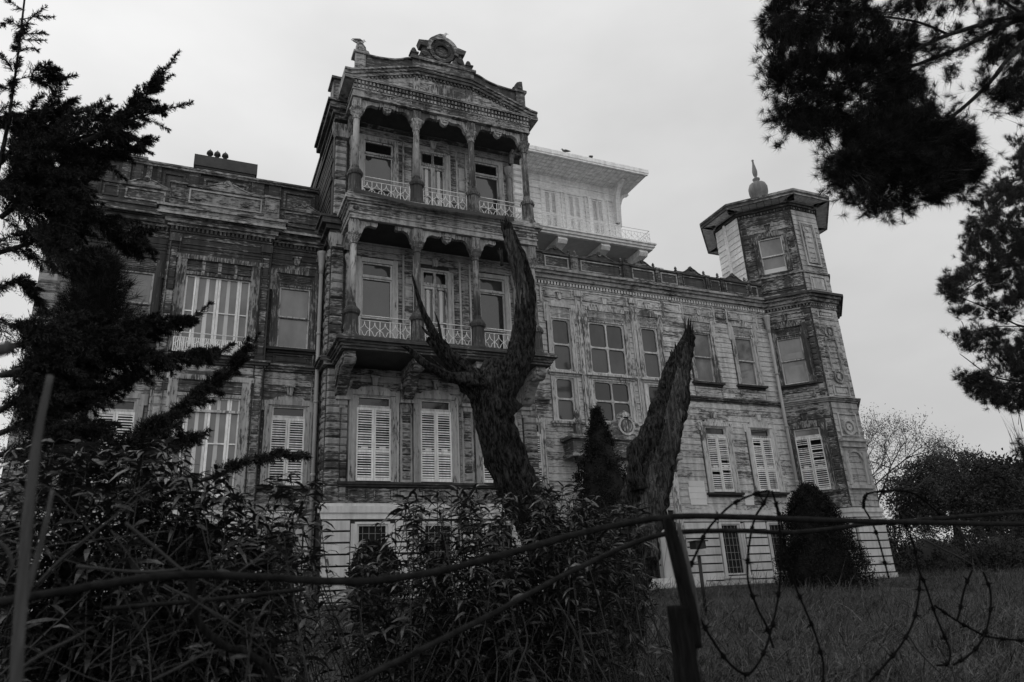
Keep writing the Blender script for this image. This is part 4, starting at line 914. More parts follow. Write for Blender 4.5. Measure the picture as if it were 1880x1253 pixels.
cxx, cyy = TC; o = MB(WORLD).lathe(cxx + .05, cyy, [(.46, 16.35), (.42, 16.5), (.26, 16.68), (.22, 16.76), (.27, 16.86), (.26, 16.9), (.36, 17.08), (.435, 17.3), (.44, 17.5), (.36, 17.72), (.2, 17.82), (.12, 17.86), (.12, 17.92), (.17, 17.98), (.17, 18.03), (.07, 18.06), (.06, 18.16), (.1, 18.24), (.12, 18.42), (.09, 18.62), (.05, 18.84), (.04, 18.98), (.06, 19.04), (.02, 19.08)], 20, True, .03).build('dome_finial', M['finial'], rf)

# ---- white pavilion behind
PV = Frame((0, 24.5)); pvs = [(11.2, 11.82, 15.0, 16.98), (12.93, 13.52, 15.0, 16.98), (14.1, 14.7, 15.0, 16.98), (15.28, 15.86, 15.0, 16.98)]
core(PV, 9.7, 16.66, 11.1, 17.75, .3, [], M['pav']); core(Frame((16.66, 24.5), (0, 1), (1, 0)), .01, 6, 11.1, 17.75, .3, [], M['pav'])
boards(PV, 9.72, 16.3, 14.3, 17.0, .24, [(a - .1, b + .1, c - .1, d + .12) for a, b, c, d in pvs], M['pav'], 4)
for a, b, c, d in pvs:
    m = MB(PV); m.box(a - .16, a, c, d, 0, .05); m.box(b, b + .16, c, d, 0, .05); m.box(a - .2, b + .2, d, d + .1, 0, .07); o = m.build('window', M['pav'], house)
    um = (a + b)/2; shutter(PV, a, um - .004, c, d - .02, .004, M['pav'], o); shutter(PV, um + .004, b, c, d - .02, .004, M['pav'], o)
    MB(PV).box(b + .24, b + .30, 14.3, 17.02, .0, .06).build('batten', M['pav'], house)
MB(PV).box(9.72, 16.68, 17.03, 17.12, .0, .06).box(9.72, 16.68, 17.42, 17.5, .0, .05).box(16.4, 16.68, 14.3, 17.02, .0, .07).build('frieze_moulding', M['pav'], house)
MB(WORLD).box(9.75, 17.2, 14.0, 14.09, 23.0, 30).box(9.72, 17.27, 14.092, 14.2, 22.93, 30).box(9.7, 17.33, 14.202, 14.27, 22.87, 30).build('balcony_floor', M['pav'], house)
MB(WORLD).box(9.8, 17.1, 13.98, 13.998, 23.1, 24.48).build('soffit', M['pipe'], house)
for u in (10.6, 12.7, 14.7, 16.55):
    MB(WORLD).add([(x, y, z) for x in (u, u + .42) for y, z in ((24.48, 13.97), (23.1, 13.97), (23.05, 13.86), (23.15, 13.72), (23.4, 13.70), (23.7, 13.62), (24.1, 13.3), (24.48, 13.1))], [tuple(range(8)), tuple(range(15, 7, -1))] + [(i, i + 8, (i + 1) % 8 + 8, (i + 1) % 8) for i in range(8)]).build('bracket', M['pav'], house)
PVR = Frame((0, 23.05)); railing(PVR, 9.8, 17.15, 14.34, 14.92, 0, .3); railing(Frame((17.15, 23.05), (0, 1), (1, 0)), 0, 2.4, 14.34, 14.92, 0, .3)
m = MB(WORLD); m.box(9.5, 17.4, 17.75, 17.80, 23.0, 30); m.box(9.5, 17.46, 17.80, 17.98, 22.93, 23.02); m.box(17.38, 17.46, 17.80, 17.98, 23.0, 30); m.box(9.5, 17.43, 17.72, 17.80, 22.96, 23.05); pe = m.build('eaves', M['pav'], house)
m = MB(WORLD)
for i in range(34):
    x = 9.6 + i*.235; m.box(x, x + .02, 17.738, 17.752, 23.06, 24.45)
for j in range(6): m.box(9.6, 17.35, 17.73, 17.737, 23.1 + j*.24, 23.12 + j*.24)
m.build('soffit_lattice', M['pav'], pe, 'stuff')
MB(WORLD).add([(9.5, 22.95, 17.985), (17.45, 22.95, 17.985), (17.45, 30, 17.985), (9.5, 30, 17.985), (11.5, 26.5, 18.5), (15.0, 26.5, 18.5)], [(0, 1, 5, 4), (1, 2, 5), (2, 3, 4, 5), (3, 0, 4)]).build('roof_cover', M['lead'], pe)
for u in (16.5,):
    P = [(.02, 15.9), (.12, 15.9), (.14, 16.7), (.2, 17.1), (.38, 17.45), (.7, 17.70), (.95, 17.72), (.95, 17.64), (.74, 17.58), (.5, 17.35), (.34, 17.0), (.3, 16.6), (.26, 15.9)]
    MB(PV).sweep([(d, z) for d, z in P], u - .1, u + .1).build('eaves_bracket', M['pav'], house)
    W_ = Frame((16.66, 24.6), (0, 1), (1, 0)); MB(W_).sweep([(d*.8, z) for d, z in P], 0, .18).build('eaves_bracket', M['pav'], house)
MB(WORLD).box(15.5, 18.7, 13.0, 14.0, 24.6, 28).box(15.5, 18.76, 14.002, 14.06, 24.5, 28).box(15.5, 19.0, 12.4, 13.6, 24.3, 24.6).box(15.5, 19.06, 13.602, 13.66, 24.2, 24.6).build('roof_terrace', M['pav'], house)

# ---- siding boards: the 300 largest are pieces of their own, the rest joined per material
BOARDS.sort(key=lambda b: -b[0])
rest = {}
for i, (a, W_, u0, u1, z0, z1, mt) in enumerate(BOARDS):
    t = random.uniform(.85, 1.15)
    if i < 300: piece('plank', 'lap', mt, W_, u0, u1, z0, z1, .0005, .031*t, house, random.uniform(-.0016, .0016))
    else: rest.setdefault((mt.name, id(W_)), (mt, W_, []))[2].append((u0, u1, z0, z1, t))
for mt, W_, L_ in rest.values():
    m = MB(W_)
    for u0, u1, z0, z1, t in L_:
        f = W_; p = [f(u, z, d) for u in (u0, u1) for z, d in ((z0, .0005), (z1, .0005), (z1, .011*t), (z0, .031*t))]
        m.add(p, [(0, 1, 2, 3), (7, 6, 5, 4), (0, 3, 7, 4), (1, 5, 6, 2), (3, 2, 6, 7)])
    m.build('siding', mt, house, 'stuff')
del BOARDS[:]

# ---- what hangs or sits on the mansion
pts = spline([(3.55, 11.57, 0), (4.3, 11.5, .12), (5.4, 11.40, .2), (6.2, 11.42, .22), (7.0, 11.44, .2), (8.0, 11.47, .08), (8.6, 11.5, .02)], 6); m = MB(Frame((0, 18.42)))
for (a, z, d), (b, y, e) in zip(pts, pts[1:]):
    for s, t, k, l in ((.06, .0, .0, .6), (.0, -.10, .6, 1.0)):
        m.add([m.f(a, z + s, d*k + .03), m.f(b, y + s, e*k + .03), m.f(b, y + t*(1 + e*3), e*l + .03), m.f(a, z + t*(1 + d*3), d*l + .03)], [(0, 1, 2, 3)], True)
o = m.build('tarpaulin', M['tarp']); tag(o, 'torn dark sheet of roofing felt sagging along the upper balcony edge', 'tarpaulin')
def gull(loc, rz, s, mt, label, cat='bird'):
    F = Frame(); t = empty('gull' if s > .9 else 'pigeon', loc, label, cat); m = MB(F)
    R = Matrix.Rotation(rz, 3, 'Z'); T = lambda P: [tuple(R @ Vector(p)*s + Vector(loc)) for p in P]
    m.tube(T([(-.2, 0, .08), (-.12, 0, .13), (0, 0, .17), (.09, 0, .2), (.15, 0, .25), (.18, 0, .32), (.21, 0, .335), (.235, 0, .33)]), [r*s for r in (.02, .055, .085, .08, .055, .045, .04, .012)], 10); m.build('body', mt, t)
    for y in (.07, -.07): MB(F).tube(T([(.1, y, .2), (-.02, y*1.15, .18), (-.16, y*.8, .14), (-.30, y*.3, .11)]), [r*s for r in (.02, .05, .035, .008)], 6).build('wing', M['bird_g'], t)
    MB(F).tube(T([(-.18, 0, .11), (-.32, 0, .07)]), [.03*s, .012*s], 6).build('tail', mt, t)
    MB(F).tube(T([(.23, 0, .33), (.29, 0, .32)]), [.012*s, .004*s], 5).build('bill', M['bill'], t)
    for y in (.03, -.03): MB(F).tube(T([(0, y, .1), (.01, y, 0)]), .008*s, 4).build('leg', M['bill'], t)
gull((3.70, 18.88, 17.22), .35, .92, M['bird'], 'white gull perched on the left scroll of the roof pediment')
gull((6.45, 18.82, 18.23), -.2, .95, M['bird'], 'gull resting on top of the round roof medallion')
gull((13.35, 23.0, 17.985), 2.6, .7, M['bird_g'], 'small pigeon standing upright on the white eaves near the columned balcony')
gull((14.6, 23.0, 17.985), .5, .62, M['bird_g'], 'small pigeon crouching on the middle of the white eaves')

# ---------------------------------------------------------------- ground
xs = np.concatenate([np.linspace(-60, -8, 8), np.linspace(-6, 32, 60), np.linspace(36, 220, 16)]); ys = np.concatenate([np.linspace(-30, -2, 6), np.linspace(-1, 30, 56), np.linspace(34, 400, 18)])
from mathutils import noise as mnoise
gm = MB(WORLD); nx = len(xs)
gm.v = [(x, y, float(gz(y)) + (.05*mnoise.noise(Vector((x*.6, y*.6, 0))) if y > 3 else 0)) for y in ys for x in xs]
gm.q = [(j*nx + i, j*nx + i + 1, (j + 1)*nx + i + 1, (j + 1)*nx + i) for j in range(len(ys) - 1) for i in range(nx - 1)]; gm.sm = [True]*len(gm.q)
tag(gm.build('ground', M['soil']), 'sloping meadow soil rising from the fence to the house', 'ground', None, 'structure')

def unit(a): return a/np.maximum(np.linalg.norm(a, axis=-1, keepdims=True), 1e-9)
def needles(P, D, Ln, W):
    """triangles: base points P, directions D (both n,3)"""
    n = len(P); s = unit(np.cross(D, rng.normal(size=(n, 3))))*np.reshape(W, (-1, 1))/2
    return np.stack([P - s, P + s, P + D*np.reshape(Ln, (-1, 1))], 1).reshape(-1, 3)
def blades(P, D, Ln, W, droop=.3, up=None):
    """lance-shaped leaves of two quads, bent downwards"""
    n = len(P); Ln = np.reshape(Ln, (-1, 1)); s = unit(np.cross(D, rng.normal(size=(n, 3))*.35 + np.array([0, 0, 1.]) if up is None else up))*np.reshape(W, (-1, 1))/2
    g = np.array([0, 0, -1.])*Ln*droop; m = P + D*Ln*.5 + g*.2; t = P + D*Ln + g
    return np.stack([P - s*.3, P + s*.3, m + s, m - s, m - s, m + s, t + s*.08, t - s*.08], 1).reshape(-1, 3)
def along(path, t):
    path = np.asarray(path, float); d = np.linalg.norm(np.diff(path, axis=0), axis=1); c = np.concatenate([[0], np.cumsum(d)])/d.sum()
    p = np.stack([np.interp(t, c, path[:, i]) for i in range(3)], 1); e = np.stack([np.interp(np.minimum(t + .03, 1.03), c, path[:, i]) for i in range(3)], 1); b = np.stack([np.interp(np.maximum(t - .03, 0), c, path[:, i]) for i in range(3)], 1)
    return p, unit(e - b)
def inside(poly, n):
    """random points inside a planar polygon given by 3-D corners"""
    poly = np.asarray(poly); o = poly[0]; e1 = unit(poly[len(poly)//3] - o); e2 = poly[2*len(poly)//3] - o; e2 = unit(e2 - e1*(e2 @ e1))
    q = np.stack([(poly - o) @ e1, (poly - o) @ e2], 1); lo, hi = q.min(0), q.max(0); out = np.zeros((0, 2))
    while len(out) < n:
        p = lo + rng.random((n*3, 2))*(hi - lo); ins = np.zeros(len(p), bool); j = len(q) - 1
        for i in range(len(q)):
            c = ((q[i, 1] > p[:, 1]) != (q[j, 1] > p[:, 1])) & (p[:, 0] < (q[j, 0] - q[i, 0])*(p[:, 1] - q[i, 1])/(q[j, 1] - q[i, 1] + 1e-12) + q[i, 0]); ins ^= c; j = i
        out = np.vstack([out, p[ins]])
    out = out[:n]; return o + out[:, :1]*e1 + out[:, 1:]*e2

def arched(P, D, Ln, W, droop=.6):
    """long narrow leaves of three quads arching over"""
    Ln = np.reshape(Ln, (-1, 1)); W = np.reshape(W, (-1, 1))/2; s = unit(np.cross(D, rng.normal(size=D.shape)*.35 + np.array([0, 0, 1.]))); g = np.array([0, 0, -1.])*Ln*np.reshape(droop*(.3 + 1.2*rng.random(len(P))), (-1, 1))
    q = [P + D*Ln*t + g*t*t for t in (0, .33, .68, .98)]; w = [.25, 1.0, .85, .06]; o = []
    for i in range(3): o += [q[i] - s*W*w[i], q[i] + s*W*w[i], q[i + 1] + s*W*w[i + 1], q[i + 1] - s*W*w[i + 1]]
    return np.stack(o, 1).reshape(-1, 3)
# ---- meadow grass: one mass
nt_ = 9500; ty = 4.4 + 19.5*rng.random(nt_)**1.35; tx = ty*(.08 + 1.9*rng.random(nt_)); tk = ~((ty > 18.9) & (tx < 24)) & ~((tx < 16) & (tx > 11) & (ty > 18.6)); tx, ty = tx[tk], ty[tk]; nt_ = len(tx)
tc_ = np.array([mnoise.noise(Vector((a*.45, b*.45, 3))) + .5*mnoise.noise(Vector((a*1.7, b*1.7, 9))) for a, b in zip(tx, ty)]); sel = rng.random(nt_) < .8 + tc_; tx, ty, tc_ = tx[sel], ty[sel], tc_[sel]; K = 15
th = np.repeat(np.exp(rng.normal(0, .35, len(tx)))*(1 + .7*np.maximum(tc_, 0)), K); lean = np.repeat(np.stack([.35 + tc_*1.3, -.1 + tc_*.9], 1), K, 0)*.55; xx, yy = np.repeat(tx, K), np.repeat(ty, K); off = rng.normal(0, 1, (len(xx), 2))
P = np.stack([xx + off[:, 0]*.10, yy + off[:, 1]*.10, gz(yy) - .02], 1); D = unit(np.concatenate([off*.42 + lean, .9 + 0*off[:, :1]], 1))
w_ = rng.random(len(P)) < .012; th[w_] *= 2.3; D[w_] = unit(D[w_] + np.array([0, 0, 1.2]))
np_mesh('meadow_grass', arched(P, D, (.20 + .26*rng.random(len(P)))*th, .006 + .007*rng.random(len(P)), .75), 4, M['grass'], None, 'stuff').update_tag(); tag(bpy.data.objects['meadow_grass'], 'long dry tangled meadow grass in front of the house', 'grass', None, 'stuff')

# ---- conifers
def conifer_sprays(branches, leaf=.027, w=.0065):
    out = []
    for path, n, r0, r1, droop in branches:
        path = spline(path, 8); small = n < 150; ns = max(4, n//17) if not small else 3
        subs = [(path, n//9 if not small else n, .10 if not small else .05)]
        for i in range(0 if small else ns):                 # flat side branchlets, shorter towards the tip
            t = random.random()**.8; B, T = along(path, np.array([t])); B, T = B[0], T[0]
            lat = np.cross(T, [0, 0, 1.])*random.choice((-1, 1)) + np.array([0, 0, random.uniform(-.55, .75)]); d = unit(T*random.uniform(.3, .95) + unit(lat)*random.uniform(.55, 1.0))
            l = (r0 + (r1 - r0)*t)*random.uniform(.9, 1.9); q = B + d*l*.55; e = B + d*l + np.array([0, 0, -droop*l*random.uniform(.1, .5)]) + T*l*.15
            subs.append((spline([B, q, e], 6), 40 + int(110*l), (.06 + .05*random.random())*(1 - .45*t)))
        for sp, k, r in subs:
            t = rng.random(k)**.8; B, T = along(sp, t); rv = rng.normal(size=(k, 3))*np.array([1, 1, .5]); rv -= T*np.sum(rv*T, 1, keepdims=True)
            dr = unit(unit(rv)*.85 + T*(.6 + .6*rng.random((k, 1)))); ln = r*(.6 + 1.3*rng.random(k))*(1.2 - .85*t); K = 11; s = (np.arange(K) + rng.random((k, K)))/K
            P = B[:, None] + dr[:, None]*(ln[:, None]*s)[..., None] + np.array([0, 0, -1.])*(.5*droop*ln[:, None]*s**2)[..., None]
            D = unit(dr[:, None]*1.1 + rng.normal(size=(k, K, 3))*.5)
            out.append(needles(P.reshape(-1, 3), D.reshape(-1, 3), leaf*(.6 + .8*rng.random(k*K)), w)); out.append(needles(B, dr, ln, .006))
            out.append(needles(sp[:-1], unit(np.diff(sp, axis=0)), np.linalg.norm(np.diff(sp, axis=0), axis=1)*1.05, .010))
    return np.vstack(out)
def limbs(root, paths, mat, name='limb', n=7):
    for path, r0, r1 in paths:
        p = spline(path, 5); MB(WORLD).tube(p, list(np.linspace(r0, r1, len(p))), n, True, .12).build(name, mat, root)

trunk_c = [(-2.344,8.000,8.071),(-2.232,8.000,6.775),(-2.132,8.000,5.131),(-2.141,8.000,3.850),(-2.124,8.000,1.733),(-2.091,8.000,-0.008)]
cb = [([(-2.085,8.000,4.368),(-1.680,8.000,4.939),(-1.199,8.000,5.266),(-0.945,8.000,5.687),(-0.781,8.000,6.026)], 1500, .46, .12, .5), ([(-0.831,8.000,5.949),(-0.714,8.000,6.235),(-0.595,8.000,6.547)], 110, .1, .04, .2), ([(-0.874,8.000,5.821),(-0.726,8.000,6.057),(-0.632,8.000,6.179)], 60, .1, .04, .2), ([(-0.993,7.900,5.415),(-0.742,7.900,5.403),(-0.594,7.900,5.328)], 70, .1, .04, .3), ([(-0.722,7.800,5.500),(-0.535,7.800,5.601),(-0.388,7.800,5.700)], 90, .1, .04, .2), ([(-1.052,7.900,5.218),(-0.906,7.900,5.122),(-0.831,7.900,5.039)], 70, .1, .04, .3), ([(-1.834,8.000,5.844),(-1.702,8.000,5.844),(-1.603,8.000,5.902)], 60, .1, .04, .2), ([(-0.195,7.500,2.856),(-0.093,7.500,2.950),(0.028,7.500,3.097)], 70, .1, .04, .2), ([(0.058,7.400,2.509),(0.170,7.400,2.553),(0.276,7.400,2.644)], 70, .1, .04, .2), ([(0.321,7.000,2.342),(0.421,7.000,2.461),(0.470,7.000,2.622)], 70, .1, .04, .2), ([(-0.013,7.000,1.568),(0.061,7.000,1.596),(0.111,7.000,1.648)], 50, .1, .04, .2), ([(-1.927,8.000,5.252),(-1.845,8.000,5.380),(-1.730,8.000,5.482)], 60, .1, .04, .2), ([(-1.400,7.800,4.912),(-0.975,7.800,5.297),(-0.695,7.800,5.507)], 420, .3, .05, .4),
      ([(-2.178,8.200,4.738),(-1.950,8.200,5.209),(-1.630,8.200,5.544),(-1.295,8.200,5.479)], 700, .36, .2, .4), ([(-2.076,8.200,4.095),(-1.708,8.200,4.598),(-1.290,8.200,5.002),(-0.866,8.200,5.259)], 1100, .42, .12, .6), ([(-2.188,8.000,5.648),(-2.004,8.000,5.773),(-1.735,8.000,5.895)], 260, .2, .04, .5),
      ([(-2.172,8.000,5.544),(-2.425,8.000,5.582),(-2.575,8.000,5.611)], 120, .2, .04, .5), ([(-2.191,8.000,6.396),(-2.113,8.000,6.578),(-2.003,8.000,6.774)], 40, .10, .03, .2), ([(-2.192,8.000,6.512),(-2.047,8.000,6.600),(-1.916,8.000,6.620)], 40, .10, .03, .2), ([(-2.197,8.000,6.302),(-2.078,8.000,6.340),(-1.957,8.000,6.379)], 40, .1, .03, .2),
      ([(-2.208,8.000,6.375),(-2.310,8.000,6.435),(-2.398,8.000,6.344)], 50, .12, .04, .2), ([(-2.209,8.000,6.624),(-2.322,8.000,6.680),(-2.439,8.000,6.766)], 50, .10, .03, .2), ([(-2.206,8.000,6.223),(-2.100,8.000,6.241),(-1.963,8.000,6.276)], 30, .08, .03, .2), ([(-2.194,8.000,6.015),(-2.109,8.000,6.131),(-2.006,8.000,6.133)], 40, .08, .03, .2), ([(-2.188,8.000,5.780),(-2.292,8.000,5.926),(-2.339,8.000,5.971)], 60, .14, .05, .2),
      ([(-2.344,8.000,8.071),(-2.232,8.000,6.775),(-2.132,8.000,5.131)], 240, .10, .14, .2),
      ([(-2.048,8.000,3.560),(-1.708,8.000,3.766),(-1.356,8.000,4.048),(-0.970,8.000,4.016),(-0.716,8.000,3.959)], 1150, .34, .14, .9), ([(-1.678,7.800,3.762),(-1.368,7.800,3.566),(-1.131,7.800,3.602)], 420, .26, .14, .9), ([(-1.982,8.000,3.153),(-1.778,8.000,3.298),(-1.573,8.000,3.175)], 260, .2, .1, .5),
      ([(-1.732,7.500,2.436),(-1.284,7.500,2.558),(-0.849,7.500,2.672),(-0.460,7.500,2.792),(-0.171,7.500,2.870)], 1500, .34, .07, .6), ([(-1.629,7.400,2.155),(-1.154,7.400,2.338),(-0.583,7.400,2.424),(-0.208,7.400,2.457),(0.092,7.400,2.523)], 1300, .32, .08, .6),
      ([(-1.244,7.000,1.095),(-0.699,7.000,1.386),(-0.270,7.000,1.705),(0.061,7.000,2.029),(0.268,7.000,2.273),(0.390,7.000,2.480)], 1500, .30, .07, .5), ([(-0.699,7.000,1.386),(-0.290,7.000,1.475),(0.016,7.000,1.594)], 400, .2, .06, .5), ([(-0.484,6.800,1.050),(0.127,6.800,1.172),(0.514,6.800,1.362),(0.945,6.800,1.425)], 520, .16, .05, .5),
      ([(-1.626,7.600,1.663),(-1.244,7.600,1.881),(-0.876,7.600,2.086),(-0.655,7.600,2.236)], 1200, .34, .14, .7), ([(-1.658,7.600,1.859),(-1.400,7.600,2.078),(-1.033,7.600,2.262)], 700, .36, .2, .7), ([(-2.156,8.000,4.225),(-1.890,8.000,4.342),(-1.529,8.000,4.214)], 800, .4, .25, .7), ([(-1.945,8.000,2.927),(-1.751,8.000,2.833),(-1.564,8.000,2.795)], 300, .25, .15, .6), ([(-2.266,8.100,4.790),(-1.915,8.100,4.732),(-1.593,8.100,4.595)], 700, .4, .3, .7), ([(-2.186,8.000,4.413),(-1.758,8.000,4.107),(-1.358,8.000,4.446)], 700, .4, .25, .7), ([(-2.348,8.200,5.184),(-2.053,8.200,5.220),(-1.723,8.200,5.446)], 500, .35, .2, .5), ([(-1.755,7.600,2.207),(-1.423,7.600,2.232),(-1.070,7.600,2.206)], 700, .36, .2, .8), ([(-1.592,7.400,1.430),(-1.251,7.400,1.536),(-0.897,7.400,1.697)], 800, .36, .2, .7), ([(-1.443,7.500,2.462),(-1.098,7.500,2.494),(-0.610,7.500,2.623)], 700, .3, .15, .6)]
ced = empty('cedar_tree', (trunk_c[-1][0], 8, float(gz(8))), 'dark drooping cedar whose branches cross in front of the left wing', 'tree')
tcp = spline(trunk_c + [(trunk_c[-1][0], 8, float(gz(8)) - .1)], 5); MB(WORLD).tube(tcp, list(np.interp(np.linspace(0, 1, len(tcp)), [0, .3, .45, 1], [.005, .013, .03, .17])), 9, True, .1).build('trunk', M['bark'], ced)
limbs(ced, [(b[0], .028 if b[1] > 300 else .006, .004) for b in cb if b[1] != 240], M['stem'], 'branch', 5)
np_mesh('crown', conifer_sprays(cb), 3, M['cedar'], ced)

def tufts(P, D, k, ln, w, spread=.9):
    n = len(P); d = unit(D[:, None]*(1/spread) + rng.normal(size=(n, k, 3))*.8); p = np.repeat(P[:, None], k, 1) + d*.01 - D[:, None]*(rng.random((n, k, 1))*ln*.7)
    return needles(p.reshape(-1, 3), d.reshape(-1, 3), ln*(.7 + .5*rng.random(n*k)), w)
def pine(name, label, base, trunk, limb, polys, tl, k, w, mat, cat='tree', depth=.1, group=None):
    root = empty(name, base, label, cat, group); limbs(root, [trunk], M['bark'], 'trunk', 10); limbs(root, limb, M['bark'], 'branch', 6)
    nodes = np.vstack([spline(l[0], 10)[8:] for l in limb]); V = []; T = []
    for poly, n in polys:
        nc = max(5, n//13); C0 = inside(poly, nc); size = tl*rng.uniform(.9, 2.6, (nc, 1)); ii = rng.integers(0, nc, n)
        ax = unit(rng.normal(size=(nc, 3))*.6 + unit(C0 - nodes.mean(0)) + np.array([0, 0, .25])); P = C0[ii] + ax[ii]*size[ii]*rng.uniform(-1, 1, (n, 1)) + rng.normal(size=(n, 3))*size[ii]*.30
        P = P + unit(P)*(rng.uniform(-depth, depth, (nc, 1))*np.linalg.norm(P.mean(0)))[ii]; c = P.mean(0)
        d2 = ((P[:, None] - nodes[None])**2).sum(2); nd = nodes[d2.argmin(1)]; D = unit(unit(P - nd)*.9 + np.array([0, 0, .45]) + rng.normal(size=P.shape)*.35)
        V.append(tufts(P, D, k, tl, w)); mid = (P + nd)/2 + rng.normal(size=P.shape)*.04; T.append(needles(P, unit(mid - P), np.linalg.norm(mid - P, axis=1), tl*.07)); sel = rng.random(n) < .12
        T.append(needles(mid[sel], unit(nd - mid)[sel], np.linalg.norm(nd - mid, axis=1)[sel], tl*.10))
    np_mesh('crown', np.vstack(V), 3, mat, root); np_mesh('twigs', np.vstack(T), 3, M['stem'], root, 'stuff'); return root
bx = [(19.879,6.200,11.328)][0]
pine('pine_tree', 'near pine whose long needled boughs hang in from the upper right corner', (bx[0] + .2, bx[1], float(gz(6.2))), ([(bx[0] + .2, bx[1], float(gz(6.2)) - .1), (bx[0] + .1, bx[1], 2), (bx[0], bx[1], bx[2]), (bx[0] - .3, bx[1], bx[2] + 2)], .24, .12),
     [([(20.258,6.200,11.924),(16.618,6.200,11.347),(14.210,6.200,10.435),(11.572,6.200,9.096),(10.293,6.200,8.279),(9.142,6.200,7.498),(8.189,6.200,7.068),(7.368,6.200,6.718)], .06, .008), ([(20.200,6.300,11.510),(16.982,6.300,11.714),(14.396,6.300,10.506),(12.331,6.300,9.225),(11.123,6.300,8.531),(10.049,6.300,7.944),(8.796,6.300,7.283),(7.597,6.300,6.426)], .06, .008), ([(19.931,6.100,11.732),(16.350,6.100,11.164),(13.615,6.100,9.453),(12.071,6.100,8.098),(10.768,6.100,7.089),(9.712,6.100,6.453),(8.763,6.100,5.881),(7.891,6.100,5.572)], .06, .008), ([(11.572,6.200,9.096),(10.746,6.200,9.117),(9.377,6.200,8.813),(8.109,6.200,8.463),(7.392,6.200,8.168)], .025, .006), ([(9.872,6.200,6.559),(9.360,6.200,5.772),(8.727,6.200,5.186)], .018, .005), ([(14.210,6.200,10.435),(13.041,6.200,10.668),(11.435,6.200,10.348),(9.379,6.200,9.710),(7.978,6.200,9.300)], .03, .008)],
     [([(7.496,6.200,9.118),(7.173,6.200,7.737),(6.985,6.200,6.521),(6.988,6.200,6.012),(7.601,6.200,6.014),(8.596,6.200,6.191),(9.476,6.200,6.475),(10.395,6.200,7.754),(10.063,6.200,8.662),(9.417,6.200,9.845)], 4200), ([(7.615,6.100,5.671),(7.614,6.100,5.364),(7.949,6.100,5.051),(8.742,6.100,4.921),(9.636,6.100,5.264),(10.672,6.100,5.787),(11.305,6.100,6.340),(10.966,6.100,6.864),(9.815,6.100,6.789),(8.679,6.100,6.105)], 2400), ([(10.756,6.300,10.453),(10.225,6.300,8.801),(10.478,6.300,7.635),(11.508,6.300,7.914),(13.361,6.300,8.173),(15.569,6.300,12.273)], 1400), ([(12.551,6.200,9.458),(12.558,6.200,7.715),(13.260,6.200,7.953),(14.186,6.200,9.981)], 420), ([(8.533,6.200,6.348),(8.359,6.200,5.746),(9.609,6.200,5.824),(10.674,6.200,6.759),(10.451,6.200,7.552)], 1100)], .125, 56, .0046, M['pine'])
b2 = [(30.708,13.000,10.270)][0]
pine('pine_tree', 'second pine with clustered tufts at the right edge of the sky', (b2[0] + .6, 13, float(gz(13))), ([(b2[0] + .6, 13, float(gz(13)) - .1), (b2[0] + .4, 13, 3), (b2[0], 13, b2[2]), (b2[0] - .4, 13, b2[2] + 4)], .3, .15),
     [([(32.165,13.000,12.774),(27.530,13.000,11.517),(24.713,13.000,10.528),(22.490,13.000,9.116),(20.606,13.000,8.131)], .06, .01), ([(29.392,13.000,8.008),(25.673,13.000,7.805),(23.286,13.000,7.363),(21.923,13.000,7.754),(20.019,13.000,8.145)], .05, .01), ([(32.954,13.000,14.130),(28.841,13.000,12.864),(24.862,13.000,10.859),(23.655,13.000,11.267),(22.689,13.000,11.196)], .05, .01), ([(28.198,13.000,5.954),(24.708,13.000,5.878),(22.463,13.000,5.538),(21.026,13.000,5.598),(19.900,13.000,6.167)], .05, .01), ([(33.616,13.000,16.566),(29.448,13.000,15.351),(25.588,13.000,13.122),(24.639,13.000,12.928)], .05, .01), ([(23.286,13.000,7.363),(21.949,13.000,7.222),(20.607,13.000,6.908),(20.378,13.000,7.228)], .02, .008), ([(24.708,13.000,5.878),(22.191,13.000,4.934),(20.885,13.000,5.259),(19.711,13.000,5.499)], .03, .008)],
     [([(26.688,13.000,14.908),(24.886,13.000,13.373),(23.728,13.000,12.424),(22.492,13.000,11.362),(21.622,13.000,10.128),(20.987,13.000,8.997),(19.748,13.000,8.234),(19.923,13.000,7.695),(20.438,13.000,7.200),(22.028,13.000,7.408),(24.347,13.000,8.223),(27.555,13.000,15.109)], 3200), ([(20.480,13.000,7.067),(19.790,13.000,6.240),(20.713,13.000,5.988),(23.201,13.000,5.763),(23.890,13.000,7.244)], 800), ([(19.588,13.000,5.651),(19.565,13.000,5.295),(20.270,13.000,4.896),(21.318,13.000,4.606),(22.713,13.000,4.717),(23.201,13.000,5.763),(21.026,13.000,5.598)], 750), ([(26.159,13.000,14.949),(25.757,13.000,14.509),(26.420,13.000,14.313),(27.528,13.000,15.389)], 40), ([(21.116,13.000,3.492),(21.018,13.000,3.059),(21.843,13.000,2.850),(22.212,13.000,3.641)], 70)], .16, 50, .008, M['pine_f'], depth=.05)
# young pine behind the cedar
yp = [(-1.322,10.500,4.300)][0]; g0 = float(gz(10.5)); r = empty('pine_sapling', (yp[0], 10.5, g0), 'bushy young pine with soft blurred needles behind the cedar boughs', 'tree')
tp = [(-1.228,10.500,4.893)][0]; limbs(r, [([(yp[0], 10.5, g0 - .1), (yp[0], 10.5, yp[2] - 1), tp], .06, .015)], M['bark'], 'trunk')
n = 420; z = rng.random(n)**.8; C = np.array([yp[0] - .02, 10.5, tp[2]]) - np.array([0, 0, 1.])*(z[:, None]*1.25); a = rng.random(n)*6.283; rr = (.10 + .46*np.minimum(1, z*1.8))*rng.random(n)**.6
P = C + np.stack([np.cos(a)*rr, np.sin(a)*rr, np.zeros(n)], 1); np_mesh('crown', tufts(P, unit(np.stack([np.cos(a)*.8, np.sin(a)*.8, .7 + 0*a], 1)), 40, .2, .006), 3, M['pine'], r)

